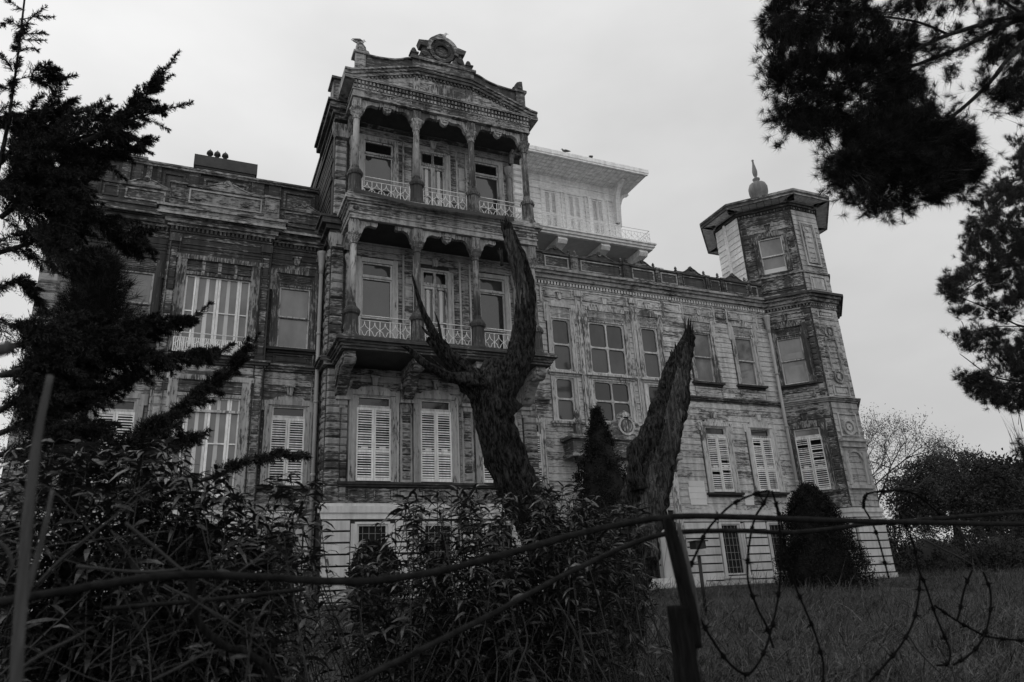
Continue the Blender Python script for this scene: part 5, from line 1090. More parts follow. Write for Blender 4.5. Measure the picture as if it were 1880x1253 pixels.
# ---- clipped cones, shrubs, hedge
def clump_mesh(P, N, size, k=5):
    n = len(P); Q = np.repeat(P, k, 0) + rng.normal(size=(n*k, 3))*size*.7; D = unit(np.repeat(N, k, 0) + rng.normal(size=(n*k, 3))*.7 + np.array([0, 0, .25]))
    s = unit(np.cross(D, rng.normal(size=D.shape)))*size*.35; L_ = size*(.6 + .8*rng.random((n*k, 1)))
    return np.stack([Q - s*.5, Q + s*.5, Q + D*L_*.6 + s, Q + D*L_], 1).reshape(-1, 3)
def lumps(C, R, k, size, mat, root, name='crown', per=1):
    """foliage as many overlapping leafy lumps with centres C and radii R"""
    n = len(C)*k; v = unit(rng.normal(size=(n, 3)) + np.array([0, 0, .25])); P = np.repeat(C, k, 0) + v*np.repeat(R, k)[:, None]*(.55 + .5*rng.random((n, 1))**.5)
    return np_mesh(name, clump_mesh(P, v, size, per), 4, mat, root)
def cone(name, label, base, h, r, prof, n, size, mat, tr=.08):
    o = empty(name, base, label, 'shrub'); t = rng.random(n); a = rng.random(n)*6.283; rad = np.interp(t, *zip(*prof))*r*(.72 + .33*rng.random(n)**.5)
    nl = 420; t = rng.random(nl)**.9; a = rng.random(nl)*6.283; rr = r*rng.uniform(.09, .22, nl)*(1.1 - .65*t); rad = np.interp(t, *zip(*prof))*r*(.86 + .2*rng.random(nl)) - rr*.5
    C = np.stack([base[0] + np.cos(a)*rad, base[1] + np.sin(a)*rad, base[2] + t*h*.97 + rng.normal(0, .04, nl)], 1)
    lumps(C, rr, max(40, n//nl*2), size, mat, o); MB(WORLD).tube([(base[0], base[1], base[2] - .1), (base[0], base[1], base[2] + h*.8)], [tr, tr*.3], 7).build('trunk', M['bark'], o)
    m = MB(WORLD); m.lathe(base[0], base[1], [(max(.01, np.interp(u, *zip(*prof))*r*.72), base[2] + u*h) for u in np.linspace(.0, .97, 9)], 14); m.build('inner_foliage', mat, o); return o
a, b = [(14.898,16.000,0.365),(18.209,16.000,0.255)]; tz = [(17.122,16.000,2.848)][0][2]; cc = ((a[0] + b[0])/2 - .05, 16.3, float(gz(16.3)) - .05)
cone('cypress_shrub', 'squat dark conical cypress at the foot of the corner turret', cc, tz - cc[2] + .1, 1.27, [(0, .92), (.15, 1), (.4, .84), (.65, .64), (.85, .42), (.95, .24), (1, .05)], 17000, .055, M['cyp'])
a = [(10.337,17.500,5.328)][0]; g0 = float(gz(17.5)); cone('cypress_shrub', 'slender pointed cypress beside the front door', (a[0] + .05, 17.5, g0 - .05), a[2] - g0, 1.2, [(0, .95), (.15, 1), (.4, .86), (.6, .62), (.8, .34), (.93, .14), (1, .02)], 14000, .055, M['cyp'])
a = [(4.143,17.800,0.842)][0]; g0 = float(gz(17.8)); cone('round_shrub', 'small leafy shrub growing against the barred basement window', (a[0], 17.8, g0 - .05), 1.35, .5, [(0, .8), (.3, 1), (.7, .9), (.92, .55), (1, .1)], 2500, .10, M['hedge'])
for i, (x, y, h, r, lb) in enumerate(((28.5, 25, 3.0, 2.2, 'dark rounded bush just right of the turret base'), (33.5, 26, 3.4, 2.8, 'broad low bush under the round crowned pine'), (39, 26, 3.6, 3.2, 'tall dark bush near the right edge of the meadow'), (31.5, 21.5, 1.0, 1.4, 'low scrubby bush at the meadow edge in front of the others'), (36.5, 21, 2.6, 2.0, 'ivy covered bush at the far right end of the meadow'))):
    o = empty('bush', (x, y, .2), lb, 'bush', 'bushes along the meadow edge'); nl = 90; v = unit(rng.normal(size=(nl, 3))); v[:, 2] = np.abs(v[:, 2]); R = .55 + .5*rng.random(nl)
    lumps(np.array([x, y, .1]) + v*np.stack([r*R, r*R, h*R*.9], 1), rng.uniform(.22, .6, nl), 130, .10, M['hedge'], o, 'foliage')
    MB(WORLD).lathe(x, y, [(r*.6, .0), (r*.62, h*.3), (r*.45, h*.5), (r*.1, h*.62)], 14).build('inner_foliage', M['hedge'], o)
# round-crowned pine far right and a darker one beside it
def dome_pine(label, c, rx, rz, zb, n, size, mat):
    o = empty('pine_tree', (c[0], c[1], .3), label, 'tree'); nl = 190; v = unit(rng.normal(size=(nl, 3))); v[:, 2] = np.where(v[:, 2] < -.75, -v[:, 2], v[:, 2]); R = .6 + .4*rng.random(nl)
    lumps(np.array(c) + v*np.stack([rx*R, rx*R, rz*R], 1), rng.uniform(.35, .8, nl), n//nl*2, size, mat, o)
    ang = np.linspace(0, 6.28, 9)[:-1]; MB(WORLD).tube([(c[0] - .5, c[1], .2), (c[0] - .3, c[1], c[2]*.5), (c[0], c[1], c[2])], [.35, .28, .15], 9).build('trunk', M['bark'], o)
    limbs(o, [([(c[0] - .3, c[1], zb - .6), (c[0] + math.cos(q)*rx*.4, c[1] + math.sin(q)*rx*.4, zb + .3), (c[0] + math.cos(q)*rx*.8, c[1] + math.sin(q)*rx*.8, c[2])], .1, .03) for q in ang], M['bark'], 'branch', 5)
    MB(WORLD).lathe(c[0], c[1], [(rx*.4, c[2] - rz*.2), (rx*.6, c[2]), (rx*.52, c[2] + rz*.3), (rx*.3, c[2] + rz*.5), (rx*.05, c[2] + rz*.58)], 16).build('inner_foliage', mat, o)
c = [(45.759,33.000,5.593)][0]; dome_pine('round crowned umbrella pine standing beyond the meadow', (c[0], 33, c[2] - .3), 3.9, 2.7, c[2] - 1.5, 15000, .16, M['pine_f'])
c = [(59.366,38.000,5.450)][0]; dome_pine('darker spreading pine partly behind the umbrella pine', (c[0], 38, c[2]), 3.6, 3.4, c[2] - 2, 5000, .34, M['hedge'])
# thin-leaved deciduous tree behind the turret
bt = [(34.376,31.000,2.314)][0]; o = empty('deciduous_tree', (bt[0], 31, .3), 'sparse autumn tree with fine twigs behind the turret', 'tree'); SEG = []; TIPS = []
def grow(p, d, l, r, k):
    q = p + d*l; SEG.append((p, q, r, r*.72)); TIPS.append(q) if k < 3 else None
    if k == 0: return
    for i in range(3 if k > 2 else 3):
        e = (d + Vector(rng.normal(0, .55, 3)) + Vector((.02, 0, .14))).normalized(); grow(q - d*l*.25*random.random(), e, l*random.uniform(.62, .86), r*.62, k - 1)
grow(Vector((bt[0] + .5, 31, .2)), Vector((.12, 0, 1)).normalized(), 3.2, .17, 6)
m = MB(WORLD); m.tube([SEG[0][0], SEG[0][1]], [SEG[0][2], SEG[0][3]], 8); m.build('trunk', M['stem'], o); m = MB(WORLD)
for p, q, a, b in SEG[1:]: m.tube([p, q], [max(a*.8, .007), max(b*.8, .005)], 3, False)
m.build('branches', M['stem'], o, 'stuff'); P = np.repeat(np.array([tuple(t) for t in TIPS]), 8, 0); P = P + rng.normal(size=P.shape)*.2
np_mesh('foliage', clump_mesh(P, unit(rng.normal(size=P.shape)), .085, 1), 4, M['bare'], o, 'stuff')

# ---- the dead, broken tree
def trunk_mesh(path, radii, n=26, k=7, ridge=.10, seed=0.0, hollow=None, bare=None):
    """gnarled trunk; hollow and bare = (from, to, angle, half width or depth) along it"""
    k = max(4, k*3 if radii[0] > .1 else k); n = n + 26 if radii[0] > .1 else n
    P = spline(path, k); R = np.interp(np.linspace(0, 1, len(P)), np.linspace(0, 1, len(radii)), radii); m = MB(WORLD); pts = []; a = Vector((1, 0, 0)); L_ = 0
    for j, p in enumerate(P):
        t = Vector(P[min(j + 1, len(P) - 1)] - P[max(j - 1, 0)]).normalized(); a = (a - t*a.dot(t)).normalized(); b = t.cross(a); L_ += float(np.linalg.norm(P[j] - P[j - 1])) if j else 0
        for i in range(n):
            g = 2*math.pi*i/n; d = a*math.cos(g) + b*math.sin(g); q = Vector(p) + d*R[j]; c = Vector((math.cos(g)*6.0, math.sin(g)*6.0, L_*3.4 + seed)); h = Vector((math.cos(g)*1.3, math.sin(g)*1.3, L_*1.1 + seed*2))
            f = 1 + ridge*(1.9*(abs(mnoise.noise(c))*2 - .5) + 1.5*mnoise.noise(h) + .9*mnoise.noise(q*16))
            if hollow and hollow[0] < j/len(P) < hollow[1]: f *= 1 - hollow[3]*max(0, math.cos(g - hollow[2]))**3
            pts.append(tuple(Vector(p) + d*R[j]*f))
    q = [(j*n + i, j*n + (i + 1) % n, (j + 1)*n + (i + 1) % n, (j + 1)*n + i) for j in range(len(P) - 1) for i in range(n)] + [tuple(range(n))[::-1], tuple(range((len(P) - 1)*n, len(P)*n))]
    m.add(pts, q, True)
    if bare:
        m.bare = [False]*len(q)
        for j in range(len(P) - 1):
            u = j/len(P); wv = .5*mnoise.noise(Vector((u*9, seed, 0)))
            for i in range(n):
                dg = (2*math.pi*i/n - bare[2] + math.pi) % (2*math.pi) - math.pi
                m.bare[j*n + i] = bare[0] + .12*mnoise.noise(Vector((i*.4, 0, 0))) < u < bare[1] and abs(dg + wv*.6) < bare[3]
    return m
def build_bare(m, name, root):
    o = m.build(name, M['bark'], root); o.data.materials.append(M['barkless'])
    for p, f in zip(o.data.polygons, m.bare): p.material_index = int(f)
    return o
def splinters(m, at, dirv, n, r, l):
    for i in range(n):
        b = Vector(at) + Vector((random.uniform(-r, r), random.uniform(-r, r)*.6, random.uniform(-r, r)*.4)); d = (Vector(dirv) + Vector(rng.normal(0, .13, 3))).normalized(); h = l*random.uniform(.4, 1)
        m.tube([b - d*.12, b + d*h*.5, b + d*h], [r*.5, r*.3, .003], 5, False)
db = [(3.814,7.000,-0.691)][0]; o = empty('dead_tree', (db[0], 7, float(gz(7))), 'dead forked tree with broken bark-stripped trunks rising from the oleanders', 'tree')
trunk_mesh([(3.883,7.000,-0.917),(3.811,7.000,-0.417),(3.566,7.000,0.321),(3.268,7.000,0.924),(3.019,7.000,1.428),(2.905,7.000,1.891),(2.883,7.000,2.221),(2.979,7.000,2.507)], [.34, .26, .22, .21, .205, .205, .19, .145], seed=1.0).build('trunk', M['bark'], o)
m = trunk_mesh([(2.893,7.000,2.039),(3.067,7.000,2.326),(3.236,7.000,2.656),(3.328,7.000,3.059),(3.354,7.000,3.470),(3.287,7.000,3.847),(3.216,7.000,4.087),(3.171,7.000,4.283)], [.17, .17, .15, .118, .108, .105, .085, .066], 20, seed=4.0, bare=(.5, .92, -2.6, .9)); build_bare(m, 'limb', o); m = MB(WORLD); splinters(m, [(3.161,7.000,4.223)][0], (-.12, 0, 1), 9, .04, .16); splinters(m, [(3.058,7.000,3.848)][0], (-.2, 0, 1), 4, .03, .15); m.build('splinter', M['bark'], o, 'stuff')
m = trunk_mesh([(3.044,7.000,1.898),(2.824,7.000,2.174),(2.577,7.000,2.388),(2.397,7.000,2.569),(2.249,7.000,2.784),(2.137,7.000,3.024),(2.078,7.000,3.208),(2.012,7.000,3.459)], [.22, .17, .12, .075, .045, .03, .022, .008], 16, seed=6.0, ridge=.16); splinters(m, [(2.504,7.000,2.437)][0], (-.6, 0, .5), 6, .07, .3); m.build('limb', M['bark'], o)
for pth, rr in (([(2.616,6.900,2.263),(2.346,6.900,2.303),(2.112,6.900,2.415),(1.939,6.900,2.566),(1.858,6.900,2.583)], [.08, .06, .045, .03, .008]), ([(2.603,7.100,2.496),(2.389,7.100,2.615),(2.268,7.100,2.741),(2.201,7.100,2.772)], [.09, .08, .06, .03]), ([(2.267,7.000,2.755),(2.177,7.000,2.796),(2.111,7.000,2.864)], [.03, .02, .006]), ([(2.338,7.000,2.638),(2.306,7.000,2.884),(2.260,7.000,3.057)], [.025, .015, .004]), ([(2.707,6.900,2.240),(2.525,6.900,2.257),(2.318,6.900,2.360),(2.172,6.900,2.498)], [.05, .035, .02, .005])): trunk_mesh(pth, rr, 9, seed=rr[0]*90, ridge=.2).build('dead_branch', M['bark'], o)
m = trunk_mesh([(3.874,7.200,-0.882),(4.182,7.200,-0.287),(4.454,7.200,0.307),(4.676,7.200,0.830),(4.900,7.200,1.293),(5.142,7.200,1.819),(5.412,7.200,2.450),(5.614,7.200,2.898),(5.784,7.200,3.213)], [.33, .30, .285, .28, .265, .235, .185, .125, .075], 34, 8, ridge=.13, seed=2.0, hollow=(.35, .97, -1.45, .3), bare=(.30, .93, -1.5, .75)); build_bare(m, 'trunk', o)
m = MB(WORLD)
for at, d, l, r in (([(5.718,7.200,3.019)][0], (.12, 0, 1), .42, .075), ([(5.462,7.150,2.796)][0], (.1, 0, 1), .28, .08), ([(5.313,7.200,2.549)][0], (.3, 0, 1), .14, .06), ([(5.109,7.200,2.188)][0], (.35, 0, 1), .13, .06), ([(4.960,7.200,1.844)][0], (.4, 0, 1), .15, .06), ([(5.792,7.200,3.161)][0], (.06, 0, 1), .26, .035)): splinters(m, at, d, 6, r, l)
m.build('splinter', M['bark'], o, 'stuff')
m = trunk_mesh([(4.607,7.000,1.164),(4.581,7.000,1.408),(4.594,7.000,1.626),(4.669,7.000,1.755)], [.10, .09, .07, .03], 12, seed=5.0, ridge=.3); m.build('knot', M['bark'], o)

# ---- oleanders in front
LEAF = None
def oleander(label, base, polys, per, mat, lmin=.085, lmax=.18, back=None, pieces=130):
    global LEAF
    o = empty('oleander_bush', base, label, 'bush'); A = []; st = MB(WORLD)
    for poly, n, y0 in polys:
        tips = inside(poly, n); tips = tips + unit(tips)*rng.uniform(-.09, .09, (n, 1))*y0
        for T_ in tips:
            g = float(gz(T_[1])) - .05; h = T_[2] - g; b = np.array([T_[0] + rng.normal(0, .45), T_[1] + rng.normal(0, .35), min(g, T_[2] - .3)])
            path = spline([b, b*.45 + T_*.55 + rng.normal(0, .05, 3)*[1, 1, 0], T_], 6); st.tube(path, list(np.linspace(.007, .003, len(path))), 4, False)
            m_ = max(6, int(per*min(1.2, max(.35, h)))); t = 1 - (rng.random(m_)**1.5)*min(.85, .8/max(h, .3)); P, Dr = along(path, t); a = rng.random(m_)*6.283
            sd = unit(np.stack([np.cos(a), np.sin(a), 0*a], 1)); D = unit(Dr*(.15 + .75*rng.random((m_, 1))) + sd*(.8 + .3*rng.random((m_, 1)))); A.append((P, D))
    st.build('stems', M['stem'], o, 'stuff'); P = np.vstack([a[0] for a in A]); D = np.vstack([a[1] for a in A]); n = len(P); ln = rng.uniform(lmin, lmax, n); order = np.argsort(np.linalg.norm(P, axis=1)); far = order[pieces:]
    np_mesh('foliage', arched(P[far], D[far], ln[far], ln[far]*(.13 + .07*rng.random(len(far)))), 4, mat, o, 'stuff')
    if LEAF is None:
        LEAF = bpy.data.meshes.new('leaf'); LEAF.from_pydata([(0, -.012, 0), (0, .012, 0), (.3, .075, -.02), (.3, 0, -.04), (.3, -.075, -.02), (.65, .062, -.15), (.65, 0, -.17), (.65, -.062, -.15), (.98, 0, -.42)], [], [(0, 1, 2, 3), (0, 3, 4), (4, 3, 6, 7), (3, 2, 5, 6), (7, 6, 8), (6, 5, 8)]); LEAF.materials.append(mat); LEAF.update()
    for i in order[:pieces]:
        k = bpy.data.objects.new('leaf', LEAF); col.objects.link(k); k.parent = o; k.location = Vector(P[i]) - BASE[o.name]; k.rotation_euler = Vector(D[i]).to_track_quat('X', 'Z').to_euler(); k.scale = (ln[i],)*3
    return o
c = [(2.203,5.600,-0.316)][0]
oleander('tall oleander with long narrow leaves round the dead tree trunks', (c[0], 5.6, float(gz(5.6))), [([(1.154,5.600,0.501),(1.315,5.600,0.638),(1.449,5.600,0.780),(1.579,5.600,0.927),(1.792,5.600,0.887),(2.023,5.600,0.955),(2.258,5.600,0.914),(2.550,5.600,0.895),(2.759,5.600,0.989),(2.913,5.600,0.978),(3.176,5.600,0.949),(3.442,5.600,0.881),(3.724,5.600,0.787),(3.772,5.600,0.598),(3.503,5.600,0.462),(3.258,5.600,0.201),(2.920,5.600,-0.122),(2.691,5.600,-0.555),(1.367,5.600,-0.447),(1.184,5.600,0.044)], 290, 5.6), ([(1.444,5.300,-0.080),(2.119,5.300,0.457),(2.666,5.300,0.407),(2.891,5.300,0.237),(2.760,5.300,-0.154),(2.577,5.300,-0.697),(1.444,5.300,-0.591)], 120, 5.3), ([(1.626,5.800,0.982),(1.708,5.800,0.962),(1.715,5.800,0.722),(1.603,5.800,0.722)], 4, 5.8), ([(2.108,5.800,1.090),(2.240,5.800,0.946),(2.181,5.800,0.677),(2.039,5.800,0.721)], 7, 5.8), ([(2.820,5.800,1.105),(2.962,5.800,1.002),(2.940,5.800,0.719),(2.756,5.800,0.720)], 8, 5.8)], 34, M['olea'])
c = [(-0.127,5.000,0.008)][0]
oleander('dense dark oleander thicket below the cedar branches', (c[0], 5, float(gz(5))), [([(-1.028,5.000,0.999),(-0.827,5.000,1.104),(-0.538,5.000,1.065),(-0.306,5.000,1.125),(-0.083,5.000,1.065),(0.081,5.000,1.000),(0.255,5.000,0.865),(0.396,5.000,0.728),(0.605,5.000,0.590),(0.750,5.000,0.418),(0.679,5.000,0.122),(0.567,5.000,-0.484),(-0.813,5.000,-0.355)], 370, 5), ([(-0.759,4.700,0.562),(-0.131,4.700,0.650),(0.258,4.700,0.556),(0.552,4.700,0.271),(0.475,4.700,-0.449),(-0.625,4.700,-0.347)], 90, 4.7), ([(0.488,5.400,1.100),(0.536,5.400,1.101),(0.586,5.400,0.863),(0.495,5.400,0.862)], 4, 5.4), ([(0.622,5.400,1.116),(0.706,5.400,1.098),(0.698,5.400,0.864),(0.623,5.400,0.863)], 4, 5.4), ([(0.803,5.400,1.061),(0.863,5.400,1.023),(0.873,5.400,0.750),(0.797,5.400,0.750)], 3, 5.4)], 36, M['olea'])
c = [(1.169,6.200,-0.262)][0]
oleander('thin young oleander shoots between the two big bushes', (c[0], 6.2, float(gz(6.2))), [([(0.561,6.200,0.443),(0.885,6.200,0.561),(1.072,6.200,0.141),(1.422,6.200,-0.079),(1.429,6.200,-0.591),(0.621,6.200,-0.520)], 26, 6.2), ([(2.764,5.200,-0.040),(3.425,5.200,-0.192),(3.345,5.200,-0.760),(2.443,5.200,-0.676)], 26, 5.2)], 26, M['olea'], pieces=20)

# ---- fence, cables, barbed wire, stakes
def wire_thing(name, label, path, r, mat, cat, n=8, rough=.08, barbs=0, group=None):
    p = spline(path, 7); m = MB(WORLD).tube(p, r, n, True, rough); o = m.build(name, mat); tag(o, label, cat, group)
    if barbs:
        b = MB(WORLD); L_ = np.linalg.norm(np.diff(p, axis=0), axis=1).sum(); k = max(2, int(L_/barbs))
        for t in (np.arange(k) + .5)/k:
            q, d = along(p, np.array([t])); q = Vector(q[0]); d = Vector(d[0])
            b.tube([q - d*.009, q + d*.009], r*1.8, 6, False)
            for s in range(4):
                v = (d.orthogonal().normalized()); v.rotate(Matrix.Rotation(random.uniform(0, 6.28), 3, d)); b.tube([q, q + (v + d*random.uniform(-.5, .5))*.024], [r*.7, r*.25], 3, False)
        b.build('barb', mat, o, 'stuff')
    return o
wire_thing('cable', 'thick weathered cable strung highest across the whole foreground', [(-0.378,2.000,0.066),(-0.253,2.000,0.085),(-0.141,2.000,0.102),(0.008,2.000,0.115),(0.183,2.000,0.104),(0.414,2.000,0.085),(0.636,2.000,0.103),(0.883,2.000,0.153),(1.121,2.000,0.206),(1.361,2.000,0.242),(1.575,2.000,0.250),(2.046,2.000,0.236),(2.594,2.000,0.224),(3.238,2.000,0.214)], .0098, M['rope'], 'cable', 10, .10)
wire_thing('cable', 'second cable rising from the bottom edge and crossing behind the leaning post', [(0.325,2.150,-0.203),(0.451,2.150,-0.165),(0.617,2.150,-0.105),(0.850,2.150,-0.017),(1.134,2.150,0.098),(1.455,2.150,0.202),(1.756,2.150,0.218),(2.055,2.150,0.209),(2.303,2.150,0.223),(2.480,2.150,0.238),(2.960,2.150,0.262),(3.509,2.150,0.289)], .0085, M['rope'], 'cable', 10, .10)
wire_thing('iron_rod', 'hooked rusty rod curving down inside the left thicket', [(0.025,2.200,0.123),(0.037,2.200,0.051),(0.060,2.200,-0.003),(0.117,2.200,-0.053),(0.173,2.200,-0.076),(0.230,2.200,-0.114),(0.247,2.200,-0.163)], .010, M['post'], 'rod')
wire_thing('cable', 'short thin cable sagging below the main one in the left thicket', [(-0.188,2.400,0.055),(-0.094,2.400,0.059),(0.031,2.400,0.064),(0.178,2.400,0.073),(0.349,2.400,0.086)], .006, M['rope'], 'cable')
B = lambda label, pts: wire_thing('barbed_wire', label, pts, .0042, M['wire'], 'barbed wire', 6, 0, .10, 'barbed wire coils above the meadow')
B('wide loop of barbed wire hanging just right of the leaning post', [(1.939,2.100,0.354),(1.868,2.100,0.339),(1.760,2.100,0.300),(1.646,2.100,0.219),(1.592,2.100,0.151),(1.554,2.100,0.099),(1.545,2.100,0.056),(1.558,2.100,-0.046),(1.607,2.100,-0.139),(1.662,2.100,-0.210),(1.718,2.100,-0.242),(1.768,2.100,-0.218),(1.818,2.100,-0.165),(1.854,2.100,-0.109),(1.886,2.100,-0.051),(1.917,2.100,0.020),(1.947,2.100,0.120),(1.962,2.100,0.216),(1.966,2.100,0.301),(1.957,2.100,0.354)])
B('strand of barbed wire bending down left of the doubled strands', [(1.993,2.150,0.362),(1.948,2.150,0.308),(1.902,2.150,0.261),(1.860,2.150,0.177),(1.832,2.150,0.088),(1.829,2.150,0.026),(1.853,2.150,-0.054),(1.876,2.150,-0.103),(1.891,2.150,-0.176)])
B('long strand of barbed wire sweeping from the tangle to the bottom edge', [(2.063,2.200,0.330),(2.071,2.200,0.226),(2.066,2.200,0.125),(2.081,2.200,0.032),(2.111,2.200,-0.060),(2.136,2.200,-0.138),(2.150,2.200,-0.225),(2.145,2.200,-0.273),(2.114,2.200,-0.352)])
B('barbed wire drooping in front of the turret corner', [(2.621,2.300,0.318),(2.640,2.300,0.359),(2.692,2.300,0.385),(2.860,2.300,0.396),(2.963,2.300,0.380),(3.047,2.300,0.323),(3.122,2.300,0.257)]); B('thin barbed strand falling past the turret base', [(2.666,2.300,0.384),(2.630,2.300,0.327),(2.648,2.300,0.282),(2.668,2.300,0.223),(2.679,2.300,0.126),(2.685,2.300,0.034)])
B('barbed wire curving below the meadow bushes to a hanging end', [(2.707,2.200,0.291),(2.748,2.200,0.168),(2.745,2.200,0.065),(2.764,2.200,-0.007),(2.779,2.200,-0.105),(2.797,2.200,-0.177),(2.815,2.200,-0.246),(2.786,2.200,-0.291),(2.723,2.200,-0.295)]); B('barbed wire loop with its lowest point near the bottom right', [(2.620,2.100,0.036),(2.584,2.100,-0.044),(2.526,2.100,-0.128),(2.443,2.100,-0.198),(2.350,2.100,-0.254),(2.242,2.100,-0.312),(2.164,2.100,-0.366)])
B('barbed wire arc closing the loop at the lower right', [(2.987,2.100,0.039),(2.997,2.100,-0.047),(2.945,2.100,-0.143),(2.874,2.100,-0.214),(2.781,2.100,-0.260),(2.686,2.100,-0.286)]); B('short barbed strand hanging from the pale twig fork', [(3.063,2.200,0.049),(2.988,2.200,-0.022),(2.921,2.200,-0.112),(2.897,2.200,-0.140)]); B('barbed wire running out to the right edge', [(2.789,2.200,-0.079),(2.877,2.200,-0.132),(2.973,2.200,-0.179),(3.072,2.200,-0.214),(3.304,2.200,-0.245)]); B('arched barbed strand over the round pine', [(3.176,2.400,0.285),(3.370,2.400,0.369),(3.491,2.400,0.429),(3.674,2.400,0.486),(3.746,2.400,0.479),(3.721,2.400,0.422),(3.613,2.400,0.331),(3.555,2.400,0.266)])
# leaning broken fence post
fp = [(1.352,1.950,-0.227)][0]; o = empty('fence_post', (fp[0], 1.95, float(gz(2))), 'rotten leaning fence post with a splintered lower half', 'fence post')
f0 = [(1.431,1.950,-0.762)][0]; trunk_mesh([f0] + [(1.384,1.950,-0.462),(1.379,1.950,-0.296),(1.379,1.950,-0.181),(1.380,1.950,-0.077),(1.381,1.950,-0.019)], [.04, .04, .041, .040, .040, .037], 12, 5, .16, 11.0).build('lower_post', M['post'], o)
trunk_mesh([(1.410,1.930,-0.139),(1.407,1.930,-0.064),(1.394,1.930,0.029),(1.381,1.930,0.124),(1.368,1.930,0.197),(1.360,1.930,0.235)], [.020, .023, .023, .021, .017, .012], 10, 5, .16, 12.0).build('upper_post', M['post'], o); trunk_mesh([(1.457,1.970,-0.082),(1.451,1.970,0.029),(1.440,1.970,0.134),(1.429,1.970,0.226)], [.010, .013, .011, .005], 8, 4, .2, 13.0).build('split_batten', M['stake'], o)
def stake(label, path, r, mat='stake', name='stake'): 
    o = trunk_mesh(path, r, 9, 5, .10, r[0]*100).build(name, M[mat]); tag(o, label, name.replace('_', ' ')); return o
stake('pale weathered wooden stake standing upright at the left edge', [(-0.164,1.450,-0.514),(-0.216,1.450,-0.105),(-0.230,1.450,0.037),(-0.242,1.450,0.182),(-0.248,1.450,0.320),(-0.245,1.450,0.428)], [.0092, .0092, .009, .0083, .0073, .0062]); stake('thin grey stick leaning against the upright stake', [(-0.237,1.500,0.039),(-0.229,1.500,0.099),(-0.223,1.500,0.170),(-0.221,1.500,0.235)], [.005, .005, .0045, .003]); stake('short blurred stub of cane at the left border', [(-0.282,1.200,0.381),(-0.264,1.200,0.391),(-0.257,1.200,0.400)], [.01, .01, .007])
cane = lambda label, path, r=.004: stake(label, path, [r, r, r*.8, r*.4], 'cane', 'dead_cane')
for lb, p in (('pale dead cane lying across the lower left corner', [(-0.316,2.000,-0.080),(-0.261,2.000,-0.041),(-0.213,2.000,-0.016),(-0.171,2.000,0.010)]), ('curved dead cane arching at the far left', [(-0.332,1.700,0.173),(-0.309,1.700,0.153),(-0.296,1.700,0.123),(-0.303,1.700,0.103)]), ('long thin cane crossing the left thicket above the cable', [(-0.257,2.300,0.162),(-0.113,2.300,0.144),(-0.006,2.300,0.148),(0.051,2.300,0.165)]), ('grey cane sloping from the stake into the thicket', [(-0.326,2.200,0.112),(-0.283,2.200,0.169),(-0.219,2.200,0.235),(-0.128,2.200,0.318)]), ('dead cane slanting down beneath the hooked rod', [(-0.044,2.400,0.111),(0.030,2.400,0.071),(0.138,2.400,0.007),(0.215,2.400,-0.041)]), ('forked dead cane at the bottom centre of the thicket', [(-0.042,2.200,-0.124),(0.017,2.200,-0.098),(0.079,2.200,-0.070),(0.158,2.200,-0.062)]), ('leafless cane standing in front of the central oleander', [(1.254,3.000,-0.356),(1.297,3.000,-0.239),(1.348,3.000,-0.139),(1.334,3.000,-0.032)]), ('crooked leafless cane hanging right of the central oleander', [(1.493,3.000,0.026),(1.562,3.000,-0.087),(1.605,3.000,-0.198),(1.631,3.000,-0.327)]), ('pale twig pointing down across the right bushes', [(2.938,2.300,0.188),(3.045,2.300,0.145),(3.152,2.300,0.104),(3.227,2.300,0.067)]), ('pale twig meeting the fork from above at the right', [(3.184,2.300,0.232),(3.228,2.300,0.161),(3.254,2.300,0.090),(3.275,2.300,0.052)]), ('thin dry stalk bending over the lower right grass', [(3.554,3.000,-0.247),(3.613,3.000,-0.336),(3.706,3.000,-0.422),(3.784,3.000,-0.494)]), ('dead cane tilted against the thick cable at left', [(-0.141,2.100,0.250),(-0.060,2.100,0.183),(0.008,2.100,0.128),(0.088,2.100,0.086)])): cane(lb, p)
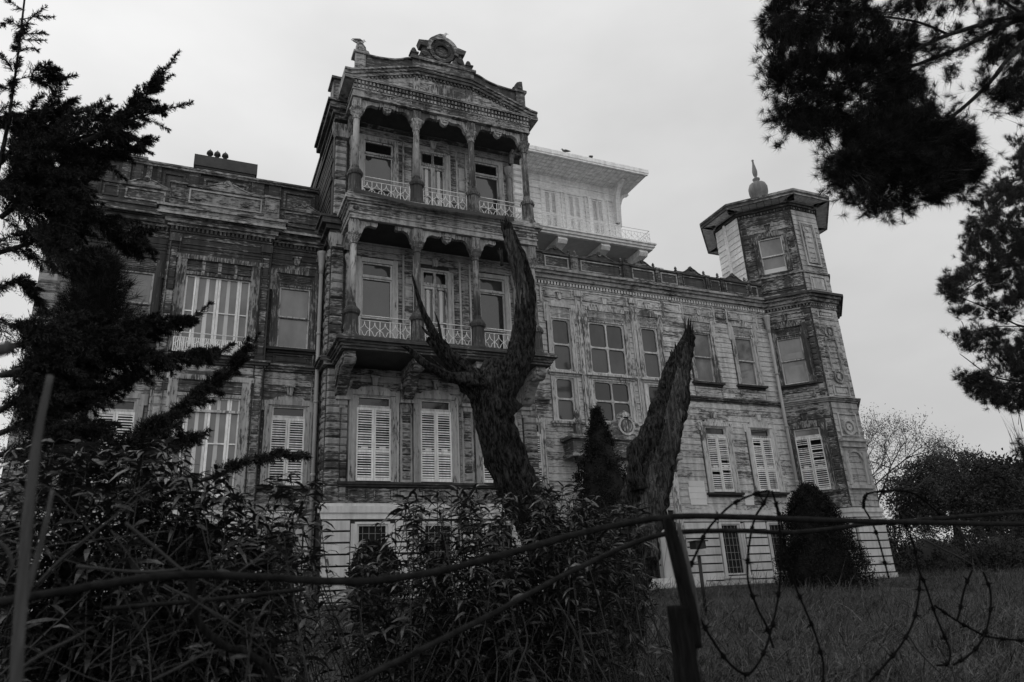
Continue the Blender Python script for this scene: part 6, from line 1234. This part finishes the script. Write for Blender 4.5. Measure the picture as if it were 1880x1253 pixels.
# leafy sprig in front, lower left
o = empty('leafy_sprig', [(0.147,1.900,-0.199)][0], 'small blurred sprig with oval leaves in the lower left foreground', 'plant'); p = [(0.153,1.900,-0.200),(0.155,1.900,-0.112),(0.161,1.900,-0.032),(0.167,1.900,0.014)]; MB(WORLD).tube(spline(p, 4), .0022, 5).build('stem', M['stem'], o)
P = np.array([(0.152,1.900,-0.080),(0.155,1.900,-0.072),(0.161,1.900,-0.030),(0.164,1.900,-0.035),(0.166,1.900,0.003),(0.163,1.900,0.003),(0.152,1.900,-0.112)]); D = unit(np.array([[1, 0, .1], [-1, 0, .1], [1, .2, .1], [-1, -.2, .1], [.6, 0, .6], [-.6, 0, .6], [1, 0, 0.]])); 
for i in range(len(P)): np_mesh('leaf', blades(P[i:i+1], D[i:i+1], [.04], [.022], .1), 4, M['hedge'], o)
# tangle of dead stems in the lower left corner
o = empty('bramble', [(-0.064,2.400,-0.330)][0], 'tangled dead bramble stems filling the lower left foreground', 'bramble')
for i in range(18):
    q = np.array([(-0.332,2.400,-0.087),(0.359,2.400,-0.139),(-0.379,2.400,0.229),(0.220,2.400,0.125)]); u, v_ = random.random(), random.random(); c0 = q[0]*(1 - u) + q[1]*u; c0 = c0*(1 - v_) + (q[2]*(1 - u) + q[3]*u)*v_; c0 = c0*random.uniform(.85, 1.5)
    d = Vector((random.uniform(-1, 1), random.uniform(-.5, .5), random.uniform(-.45, .6))).normalized()*random.uniform(.15, .5); k = Vector(rng.normal(0, .15, 3)); c0 = Vector(c0)
    MB(WORLD).tube(spline([c0 - d, c0 + k, c0 + d*.7 + k*.5, c0 + d + Vector((0, 0, -.12))], 5), [.0019*(1 - .04*j) for j in range(16)], 5, True, .1).build('stem', M['cane'] if i % 3 else M['stem'], o)
# garden spotlight on its post
lp = [(9.085,12.000,-0.299)][0]; lt = [(9.194,12.000,0.912)][0]; o = empty('garden_lamp', (lp[0], 12, float(gz(12))), 'black garden spotlight on a thin post in the meadow', 'lamp')
MB(WORLD).tube([(lp[0], 12, float(gz(12)) - .1), (lp[0] + .02, 12, lt[2] - .1)], .035, 9).build('post', M['lampm'], o); MB(WORLD).box(lp[0] - .09, lp[0] + .14, lt[2] - .03, lt[2] + .10, 11.9, 12.1).box(lp[0] - .12, lp[0] + .17, lt[2] + .10, lt[2] + .12, 11.85, 12.12).build('lamp_head', M['lampm'], o); MB(WORLD).box(lp[0] - .02, lp[0] + .13, lt[2] - .15, lt[2] - .07, 11.93, 12.05).build('lens', M['lens'], o)
